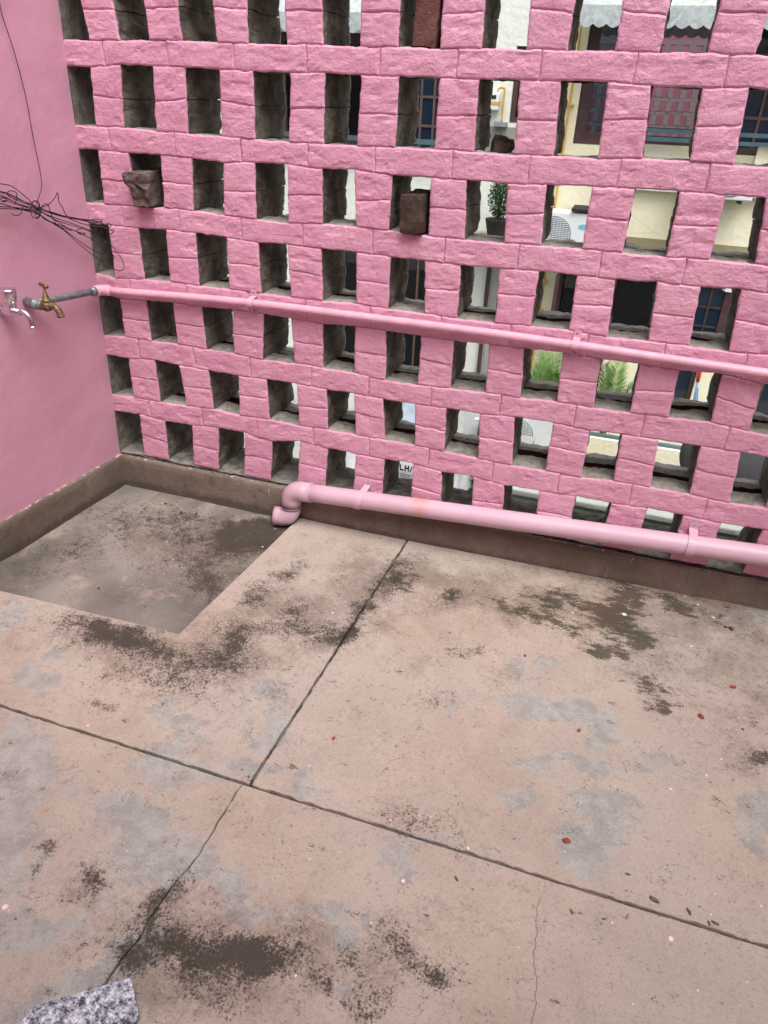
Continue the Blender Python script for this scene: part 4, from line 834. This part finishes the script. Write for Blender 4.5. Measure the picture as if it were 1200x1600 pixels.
# dried paint drops: nobody counts them
m = MB()
rs_ = random.Random(5)
drops = [(x, y, s*.42) for x, y, s, a in SPECK]+[(rs_.uniform(.3, 2.6), rs_.uniform(-1.8, -.05), rs_.uniform(.0008, .002)) for _ in range(160)]
for x, y, s in drops:
    if y > -.02: y = -.03
    z = (floor_z(x) if not(x < .66 and y > -.83) else .006)+.0012; k = 9; ph = rs_.uniform(0, 6)
    ring = [(x+s*(.75+.4*rs_.random())*math.cos(2*math.pi*i/k+ph), y+s*(.75+.4*rs_.random())*math.sin(2*math.pi*i/k+ph)) for i in range(k)]
    m.add([(a, b, z) for a, b in ring]+[(x+(a-x)*.6, y+(b-y)*.6, z+min(.0012, s*.3)) for a, b in ring],
          [(i, (i+1) % k, k+(i+1) % k, k+i) for i in range(k)]+[tuple(range(k, 2*k))])
o = m.build('paint_drops', M['speck']); o['kind'] = 'stuff'; o['label'] = 'pale pink drops of dried paint scattered over the floor'; o['category'] = 'paint drops'

# ------------------------------------------------------------------ the neighbours, seen through the holes
gm = MB(); gm.add([(-200, .3, -6.3), (200, .3, -6.3), (200, 400, -6.3), (-200, 400, -6.3)], [(0, 1, 2, 3)]); struct(gm.build('ground', M['ground']))
FY = 8.0
def facade(name, mat, parent, x0, x1, z0, z1, y, opens, rev=.16):
    xs = sorted({x0, x1, *[v for o in opens for v in o[:2]]}); zs = sorted({z0, z1, *[v for o in opens for v in o[2:4]]}); m = MB()
    for i in range(len(xs)-1):
        for k in range(len(zs)-1):
            cx, cz_ = (xs[i]+xs[i+1])/2, (zs[k]+zs[k+1])/2
            if any(o[0] < cx < o[1] and o[2] < cz_ < o[3] for o in opens): continue
            m.add([(xs[i], y, zs[k]), (xs[i+1], y, zs[k]), (xs[i+1], y, zs[k+1]), (xs[i], y, zs[k+1])], [(0, 1, 2, 3)])
    for o in opens:
        a, b, c, d = o[:4]
        m.add([(a, y, c), (b, y, c), (b, y, d), (a, y, d), (a, y+rev, c), (b, y+rev, c), (b, y+rev, d), (a, y+rev, d)],
              [(0, 4, 5, 1), (1, 5, 6, 2), (2, 6, 7, 3), (3, 7, 4, 0)])
    m.add([(x0, y, z0), (x0, y+6, z0), (x0, y+6, z1), (x0, y, z1)], [(0, 3, 2, 1)]); m.add([(x1, y, z0), (x1, y+6, z0), (x1, y+6, z1), (x1, y, z1)], [(0, 1, 2, 3)])
    m.add([(x0, y, z1), (x1, y, z1), (x1, y+6, z1), (x0, y+6, z1)], [(0, 1, 2, 3)])
    return m.build(name, mat, parent)
def window(parent, a, b, c, d, y, glass, nx=1, nz_=1, fw=.06, frame='brown', munt='brownlight', mw=.03, name='window'):
    m = MB(); e = .004
    a += e; b -= e; c += e; d -= e
    m.box(a, a+fw, y, y+.07, c, d); m.box(b-fw, b, y, y+.07, c, d); m.box(a+fw, b-fw, y, y+.07, c, c+fw); m.box(a+fw, b-fw, y, y+.07, d-fw, d)
    w = m.build(name, M[frame], parent)
    A, B_, C_, D_ = a+fw, b-fw, c+fw, d-fw
    for i in range(nx):
        for k in range(nz_):
            x0 = A+(B_-A)*i/nx; x1 = A+(B_-A)*(i+1)/nx; z0 = C_+(D_-C_)*k/nz_; z1 = C_+(D_-C_)*(k+1)/nz_
            p = MB(); p.box(x0+.001, x1-.001, y+.040, y+.046, z0+.001, z1-.001); p.build('pane', M[glass], w)
    for i in range(1, nx):
        x = A+(B_-A)*i/nx; p = MB(); p.box(x-mw/2, x+mw/2, y+.02, y+.052, C_, D_); p.build('muntin', M[munt], w)
    for k in range(1, nz_):
        z = C_+(D_-C_)*k/nz_; p = MB(); p.box(A, B_, y+.023, y+.049, z-mw/2, z+mw/2); p.build('muntin', M[munt], w)
    return w
bc = thing('cream_house', (2.6, FY, -6.3), 'cream two storey house with brown windows and awnings behind the holes', 'house')
ops = [(.80, 1.52, 1.08, 2.45), (1.60, 2.44, 1.12, 2.45), (2.52, 3.50, 1.06, 2.45), (.86, 1.50, -1.40, -.40), (1.58, 2.36, -1.40, -.36), (2.56, 3.14, -1.36, -.36), (3.75, 4.6, 1.08, 2.45), (3.7, 4.6, -1.4, -.36), (2.40, 2.92, -2.12, -1.46), (3.35, 4.2, -2.2, -1.5)]
facade('wall', M['cream'], bc, .55, 6.0, -6.3, 5.2, FY, ops)
window(bc, *ops[0], FY+.05, 'tealglass', 1, 1, .13)
window(bc, *ops[1], FY+.05, 'mirror', 1, 1, .03, 'brown')
window(bc, *ops[2], FY+.05, 'blueglass', 3, 4, .07)
window(bc, *ops[4], FY+.05, 'blackglass', 1, 1, .06)
window(bc, *ops[5], FY+.03, 'blueglass', 2, 3, .12, munt='brown', mw=.022); window(bc, *ops[8], FY+.04, 'blueglass', 1, 1, .05); window(bc, *ops[9], FY+.04, 'blueglass', 2, 1, .05)
window(bc, *ops[6], FY+.05, 'tealglass', 2, 1, .08); window(bc, *ops[7], FY+.05, 'blackglass', 2, 1, .08)
w = window(bc, *ops[3], FY+.10, 'blackglass', 1, 1, .07)
m = MB(); m.box(.88, .92, FY-.30, FY+.02, -1.38, -.45); m.box(.875, .925, FY-.33, FY-.30, -1.38, -.45); m.build('shutter', M['brown'], bc)
m = MB(); m.box(.56, 6.0, FY-.02, FY-.003, -.35, .055); m.build('olive_band', M['olive'], bc)
m = MB(); m.box(1.58, 6.0, FY-.10, FY-.003, .62, .70); m.build('string_course', M['white'], bc)
for z in (1.185, 1.275):
    m = MB(); m.box(1.62, 3.9, FY-.14, FY-.11, z-.022, z+.022); m.build('rail', M['teal'], bc)
for x in (1.64, 2.48, 3.3):
    m = MB(); m.box(x-.015, x+.015, FY-.137, FY-.113, 1.0, 1.165); m.build('rail_post', M['teal'], bc)
m = MB(); m.box(2.93, 3.55, FY-.06, FY-.003, .72, 1.17); m.build('pier', M['cream'], bc)
m = MB(); m.box(2.99, 3.10, FY+.0, FY+.028, -.505, -.465); m.box(2.96, 2.99, FY+.005, FY+.022, -.49, -.48); m.build('door_closer', M['acwhite'], bc)
m = MB(); m.tube([(.70, FY-.05, 2.3), (.70, FY-.05, -2.2)], .014, 8)
for z in (1.5, .9, .3, -.6, -1.0): m.box(.66, .75, FY-.06, FY-.003, z-.012, z+.012)
m.build('gas_pipe', M['yellow'], bc)
# balcony parapet with a teal coping
bp = MB(); bp.box(1.32, 6.0, 6.78, 6.90, -6.3, -2.27); bp.build('balcony_wall', M['cream'], bc)
bp = MB(); bp.box(1.30, 6.0, 6.84, 6.91, -2.268, -2.240); bp.build('coping', M['teal'], bc)
bp = MB(); bp.box(.56, 6.0, 6.905, FY-.003, -2.95, -2.80); bp.build('balcony_floor', M['greyplaster'], bc)
# awnings
def awning(label, x0, x1, zl, y0, y1, drop=.42, sc=.14):
    a = thing('awning', ((x0+x1)/2, y1, zl+drop), label, 'awning', 'galvanised awnings over the windows')
    m = MB(); n = int((x1-x0)/sc)*8; vs_ = []
    for i in range(n+1):
        x = x0+(x1-x0)*i/n; ph = (i % 8)/8; zz = zl-.035*math.sin(math.pi*ph)
        vs_ += [(x, y1, zl+drop+.07), (x, y0, zl+.17), (x, y0-.006, zl+.055), (x, y0-.008, zz)]
    m.add(vs_, [(i*4+k, (i+1)*4+k, (i+1)*4+k+1, i*4+k+1) for i in range(n) for k in range(3)])
    o = m.build('sheet', M['galv'], a); md = o.modifiers.new('s', 'SOLIDIFY'); md.thickness = .003
    for x in (x0+.03, (x0+x1)/2, x1-.03):
        m = MB(); m.tube([(x, y0+.01, zl+.15), (x, y1, zl+drop-.05)], .012, 6); m.build('strut', M['brown'], a)
awning('silvery scalloped awning seen through the top holes at right', .74, 3.6, 2.285, 7.42, FY-.005)
awning('teal tinted scalloped awning seen through the top holes left of centre', -3.6, -1.72, 2.19, 7.42, FY-.005)

bw = thing('white_house', (-2.2, FY+.1, -6.3), 'pale greenish white house wall with dark windows left of the cream house', 'house')
WY = FY+.12
ow = [(-1.52, -.80, .75, 1.95), (-3.3, -1.98, .9, 2.2), (-.05, .42, 1.27, 2.1), (-1.6, -.72, -2.4, -.3), (-2.7, -1.95, -2.4, -.3)]
facade('wall', M['white'], bw, -7, .545, -6.3, 5.0, WY, ow)
window(bw, *ow[0], WY+.04, 'blueglass', 3, 3, .09); window(bw, *ow[1], WY+.04, 'blackglass', 2, 1, .1)
window(bw, *ow[2], WY+.04, 'blackglass', 1, 1, .06); window(bw, *ow[3], WY+.04, 'blackglass', 2, 2, .09); window(bw, *ow[4], WY+.04, 'blackglass', 2, 2, .09)
m = MB(); m.box(-.6, .54, WY-.012, WY-.003, .72, 1.22); m.build('dirty_band', M['greyplaster'], bw)
for x, w_, mt in ((-.095, .05, 'brown'), (.02, .09, 'greyplaster'), (.14, .07, 'brown')):
    m = MB(); m.box(x-w_/2, x+w_/2, WY-.05-w_*.3, WY-.003, -2.4, -.25); m.build('post', M[mt], bw)
for z in (1.0, .86):
    m = MB(); m.box(-3.4, -.7, WY-.15, WY-.11, z-.03, z+.03); m.build('rail', M['teal'], bw)
gmx = thing('gas_meter', (-.26, WY-.1, 1.4), 'grey gas meter with yellow pipe on the white wall', 'meter')
m = MB(); m.box(-.34, -.185, WY-.13, WY-.005, 1.40, 1.60); bevel(m.build('meter_body', M['acwhite'], gmx), .02, 3)
m = MB(); m.box(-.345, -.18, WY-.135, WY-.003, 1.465, 1.50); m.build('band', M['yellow'], gmx)
m = MB(); m.box(-.30, -.22, WY-.136, WY-.131, 1.53, 1.57); m.build('dial', M['ink'], gmx)
m = MB(); m.tube(catmull([(-.22, WY-.07, 1.60), (-.21, WY-.07, 1.645), (-.16, WY-.07, 1.655), (-.135, WY-.07, 1.63), (-.135, WY-.07, 1.45), (-.13, WY-.07, 1.27)], 5), .013, 8); m.build('yellow_pipe', M['yellow'], gmx, smooth=True)
m = MB(); m.box(-.22, -.06, WY-.12, WY-.004, 1.225, 1.275); m.build('bracket', M['acgrey'], gmx)

def ac(x0, z0, y, fanx, label, W=.80, Hh=.55, badge=None, r=.225):
    a = thing('air_conditioner', (x0+W/2, y, z0), label, 'air conditioner', 'outdoor air conditioning units on the houses')
    m = MB(); m.box(x0, x0+W, y, y+.29, z0, z0+Hh); bevel(m.build('casing', M['acwhite'], a), .015, 2)
    m = MB(); m.lathe([(0, r), (.006, r), (.007, r-.012)], (fanx, y-.001, z0+Hh*.5), (0, -1, 0), 40); g = m.build('fan_guard', M['acgrey'], a)
    k = MB()
    for i in range(-9, 10):
        zz = i*.022*r/.225; hw = math.sqrt(max(0, (r-.012)**2-zz*zz)); k.box(fanx-hw, fanx+hw, y-.0135, y-.0085, z0+Hh*.5+zz-.003, z0+Hh*.5+zz+.003)
    for i in range(-5, 6):
        xx = i*.04*r/.225; hw = math.sqrt(max(0, (r-.012)**2-xx*xx)); k.box(fanx+xx-.002, fanx+xx+.002, y-.017, y-.014, z0+Hh*.5-hw, z0+Hh*.5+hw)
    k.build('guard_wires', M['acwhite'], g)
    if badge:
        m = MB(); m.lathe([(0, .001), (.0005, 1), (.004, 1), (.0042, .02)], (0, 0, 0), (0, -1, 0), 24)
        m.v = [(badge+p[0]*.075, y-.001+p[1], z0+Hh*.72+p[2]*.030) for p in m.v]; m.build('badge', M['acblue'], a)
    for x in (x0+.12, x0+W-.12):
        m = MB(); m.box(x-.02, x+.02, y+.0, y+.40, z0-.035, z0-.003); m.build('bracket', M['dark'], a)
ac(.47, -.215, 7.58, .765, 'white air conditioner with round grille and blue badge under the cream wall', badge=1.14)
ac(2.20, .605, 7.60, 2.72, 'air conditioner on the cream wall with only its lower edge showing', W=.77, Hh=.37, r=.15)
ac(.50, -2.62, 6.62, .76, 'white air conditioner low down beside the balcony, grille at its left', W=.78, Hh=.60)
m = MB(); m.box(.95, 1.45, 7.55, 7.99, .355, .385); tag(m.build('ledge_slab', M['dark']), 'thin black slab above the white air conditioner with blue badge', 'slab')

# ------------------------------------------------------------------ plants
def palm(loc, h, nf, seed, label):
    rr = random.Random(seed); a = thing('potted_palm', loc, label, 'palm', 'palms on the neighbour balcony')
    m = MB(); m.lathe([(0, .10), (.02, .11), (.24, .15), (.25, .165), (.28, .165), (.285, .14)], loc, (0, 0, 1), 18); m.build('pot', M['pot'], a)
    s = MB(); c = MB(); base = Vector(loc)+Vector((0, 0, .28))
    for i in range(nf):
        az = rr.uniform(0, 6.28); L = h*rr.uniform(.65, 1.1); out = rr.uniform(.25, .85)
        pts = [base+Vector((math.cos(az)*out*L*.62*t**1.3, math.sin(az)*out*L*.62*t**1.3, L*(t-.34*out*t*t*t))) for t in [k/10 for k in range(11)]]
        s.tube(pts, .005, 5, rs=[.007*(1-.08*k) for k in range(11)])
        for k in range(38):
            t = .30+.70*k/37; f = t*10; i0 = min(9, int(f)); p = pts[i0].lerp(pts[i0+1], f-i0); d = (pts[i0+1]-pts[i0]).normalized()
            side = d.cross(Vector((0, 0, 1))).normalized(); up = side.cross(d)
            ll = .23*(1-abs(t-.55)*.9)*rr.uniform(.8, 1.15)
            for sg in (-1, 1):
                tip = p+(side*sg*.85+d*.75+up*rr.uniform(-.15, .3)).normalized()*ll; mid = p.lerp(tip, .45)+up*.012; wv = d*.0065
                c.add([p, mid+wv, tip, mid-wv], [(0, 1, 2, 3)])
    s.build('stem', M['stem'], a); c.build('crown', M['leaf'], a)
palm((.80, 7.30, -2.795), 1.35, 17, 1, 'palm pot nearer the white house, its fronds against the cream wall')
palm((1.18, 7.55, -2.795), 1.25, 13, 2, 'palm in a pot behind the balcony, middle of the three palms')
palm((1.86, 7.25, -2.795), 1.22, 18, 3, 'palm farthest right of the three, below the black window')
def shrub(loc, rx_, rz_, n, seed, label, pot=False, ls=.05, name='leafy_shrub'):
    rr = random.Random(seed); a = thing(name, loc, label, 'shrub'); c = MB(); s = MB(); b = Vector(loc)
    for i in range(16):
        az = rr.uniform(0, 6.28); t = Vector((math.cos(az)*rx_*rr.uniform(.1, .8), math.sin(az)*rx_*rr.uniform(.1, .8), rz_*rr.uniform(1.0, 2.0)))
        s.tube([b, b+t*.5+Vector((0, 0, rz_*.12)), b+t], .006, 5, rs=[.009, .006, .002])
    for i in range(n):
        th = rr.uniform(0, 6.28); u = rr.uniform(0, 1)**.5; zt_ = rr.uniform(.12, 2); w = math.sin(math.pi*min(1, zt_/2.15))**.6
        p = b+Vector((math.cos(th)*rx_*u*w, math.sin(th)*rx_*u*w, rz_*zt_))
        d = Vector((rr.gauss(0, 1), rr.gauss(0, 1), rr.gauss(.2, .7))).normalized(); sd2 = d.cross(Vector((rr.random(), rr.random(), 1))).normalized()
        l = ls*rr.uniform(.6, 1.2); c.add([p, p+d*l*.5+sd2*l*.22, p+d*l, p+d*l*.5-sd2*l*.22], [(0, 1, 2, 3)])
    s.build('stem', M['stem'], a); c.build('foliage', M['leaf2'], a)
    if pot: m = MB(); m.lathe([(-.22, .12), (-.02, .17), (0, .17)], loc, (0, 0, 1), 16); m.build('pot', M['dark'], a)
shrub((.02, 7.72, .17), .17, .23, 1500, 5, 'tall green leafy plant in a dark pot before the white wall', True)
m = MB(); m.box(-.6, .53, 7.50, WY-.004, -.12, -.055); tag(m.build('ledge', M['greyplaster']), 'grey ledge carrying the tall potted plant', 'ledge')

# ------------------------------------------------------------------ lower roof just behind the wall, with its clutter
m = MB(); m.box(-5, 1.18, .6, 4.6, -6.3, -1.45); o = m.build('low_roof', M['greyplaster']); tag(o, 'low flat grey roof below the holes left of centre', 'roof')
m = MB(); vs_ = []
bwall = thing('boundary_wall', (3.6, 2.1, -6.3), 'grey green plastered boundary wall with pale top seen through the lowest holes', 'wall')
m.box(1.20, 7, 2.0, 2.2, -6.3, -.765); m.build('wall', M['greyplaster'], bwall)
m = MB(); m.box(1.19, 7, 1.985, 2.215, -.763, -.715); bevel(m.build('coping', M['paleedge'], bwall), .012, 2)

# cement sack with print
sk_ = thing('cement_sack', (.42, 2.55, -1.45), 'white sack printed with black letters standing on the low roof', 'sack')
m = MB(); n1, n2 = 14, 16; vs_ = []
for j in range(n2+1):
    v = j/n2
    for i in range(n1*2):
        th = 2*math.pi*i/(n1*2); ce, se = math.cos(th), math.sin(th)
        w = .15*(1-.12*abs(2*v-1)**3); d = .075*(math.sin(math.pi*min(1, max(0, v*.96+.02)))**.45)
        vs_.append((.42+w*math.copysign(abs(ce)**.55, ce)+.008*nz(ce*3, se*3, v*7), 2.55+d*math.copysign(abs(se)**.7, se)+.010*nz(ce*4, se*4, v*9), -1.45+.60*v))
K = n1*2
m.add(vs_, [(j*K+i, j*K+(i+1) % K, (j+1)*K+(i+1) % K, (j+1)*K+i) for j in range(n2) for i in range(K)]+[tuple(range(K))[::-1], tuple(n2*K+i for i in range(K))])
m.build('bag', M['sack'], sk_, smooth=True)
m = MB(); Y = 2.462
def bar(x0, x1, z0, z1): m.box(x0, x1, Y, Y+.004, z0, z1)
zz = -.975                                              # the letters  L H A  in black, small print below
bar(.370, .380, zz-.005, zz+.045); bar(.380, .402, zz-.005, zz+.007)
bar(.410, .420, zz-.005, zz+.045); bar(.420, .436, zz+.014, zz+.026); bar(.436, .446, zz-.005, zz+.045)
m.add([(.452, Y, zz-.005), (.462, Y, zz-.005), (.474, Y, zz+.045), (.466, Y, zz+.045), (.486, Y, zz-.005), (.496, Y, zz-.005), (.482, Y, zz+.045)],
      [(0, 1, 2, 3), (4, 5, 6, 2)])
for k, (w, z) in enumerate(((.11, -1.012), (.08, -1.024), (.10, -1.036))):
    x = .375
    while x < .375+w: bar(x, x+.008, z, z+.005); x += .011
m.build('lettering', M['ink'], sk_)
m = MB(); vs_ = []                                          # draped white sheet
for j in range(15):
    for i in range(13):
        u, v = i/12, j/14; vs_.append((.70+.20*u+.03*v, 2.62-.08*v+.02*math.sin(u*14+v*3), -.90-.50*v+.03*math.sin(u*5)))
m.add(vs_, [(j*13+i, j*13+i+1, (j+1)*13+i+1, (j+1)*13+i) for j in range(14) for i in range(12)])
o = m.build('white_sheet', M['sack'], smooth=True); o.modifiers.new('s', 'SOLIDIFY').thickness = .006
tag(o, 'white plastic sheet hanging beside the green shrub below', 'sheet')
shrub((1.00, 2.62, -1.45), .10, .28, 900, 9, 'small green shrub beside the white sheet, seen through a lowest hole', False, .05, 'small_shrub')
m = MB(); vs_ = []
for j in range(17):
    for i in range(17):
        u, v = i/16, j/16; vs_.append((.18+.42*u, 2.75+.55*v, -.86+.30*v+.05*math.sin(u*9+v*2)*(1-v)+.03*nz(u*5, v*5, 0)))
m.add(vs_, [(j*17+i, j*17+i+1, (j+1)*17+i+1, (j+1)*17+i) for j in range(16) for i in range(16)])
m.add([(.18, 2.75, -1.45), (.60, 2.75, -1.45), (.60, 2.75, -.86), (.18, 2.75, -.86)], [(0, 1, 2, 3)])
o = m.build('tarpaulin', M['tarp'], smooth=True); o.modifiers.new('s', 'SOLIDIFY').thickness = .006
tag(o, 'blue grey tarpaulin heaped behind the printed sack', 'tarpaulin')
cr = thing('dark_cabinet', (.95, 2.9, -1.45), 'dark cabinet with a pale rail on top, left of the low air conditioner', 'cabinet')
m = MB(); m.box(.90, 1.15, 2.8, 3.1, -1.45, -.62); m.build('carcass', M['brown'], cr)
m = MB(); m.box(.93, 1.12, 2.79, 2.797, -1.40, -.68); m.build('door', M['teal'], cr)
m = MB(); m.tube([(.86, 2.78, -.595), (1.18, 2.80, -.565)], .014, 8); m.build('rail', M['acwhite'], cr)
m = MB(); m.box(.76, .88, 2.86, 3.1, -1.45, -.40); tag(bevel(m.build('white_board', M['acwhite']), .006), 'narrow white board standing left of the dark cabinet', 'board')
m = MB(); vs_ = []
for i in range(9):
    for j in range(9): vs_.append((-.30+.36*i/8, 2.6+.12*math.sin(i*1.1)*.3+.02*j, -1.45+.75*j/8*(.9+.1*math.sin(i*2))))
m.add(vs_, [(i*9+j, (i+1)*9+j, (i+1)*9+j+1, i*9+j+1) for i in range(8) for j in range(8)])
o = m.build('white_sheet', M['sack'], smooth=True); o.modifiers.new('s', 'SOLIDIFY').thickness = .006
tag(o, 'pale crumpled sheet on the low roof left of the printed sack', 'sheet')
# mop leaning on the cream wall, and a dish
mp = thing('mop', (3.02, 7.75, -2.79), 'red and blue mop leaning on the cream wall beside the glazed door', 'mop')
m = MB(); m.tube([(3.0, 7.72, -2.79), (2.945, 7.93, -1.66)], .014, 8); m.build('stick', M['blue'], mp, smooth=True)
m = MB(); m.lathe([(0, .020), (.06, .028), (.15, .026), (.19, .012)], (2.947, 7.925, -1.70), (-.04, .1, 1), 12); m.build('grip', M['red'], mp, smooth=True)
m = MB()
for i in range(26):
    a = i*.24; m.tube([(2.965, 7.86, -1.76), (2.975+.03*math.cos(a), 7.80+.02*math.sin(a), -1.98), (2.985+.055*math.cos(a), 7.76+.03*math.sin(a), -2.30)], .008, 5)
m.build('strands', M['blue'], mp)
ds = thing('satellite_dish', (3.2, 5.6, -2.5), 'big dark grey dish low down at the right edge', 'dish')
m = MB(); nr, na = 8, 40; vs_ = []
for j in range(nr+1):
    r_ = .47*j/nr
    for k in range(na):
        a = 2*math.pi*k/na; vs_.append((3.16+r_*math.cos(a), 5.5+.22*(r_/.47)**2*.6, -1.76+r_*math.sin(a)))
m.add(vs_, [(j*na+k, (j+1)*na+k, (j+1)*na+(k+1) % na, j*na+(k+1) % na) for j in range(nr) for k in range(na)])
o = m.build('reflector', M['dish'], ds, smooth=True); o.modifiers.new('s', 'SOLIDIFY').thickness = .008
m = MB(); m.tube([(3.16, 5.66, -1.8), (3.16, 5.75, -2.3), (3.16, 5.75, -6.3)], .03, 8); m.build('mast', M['acgrey'], ds)
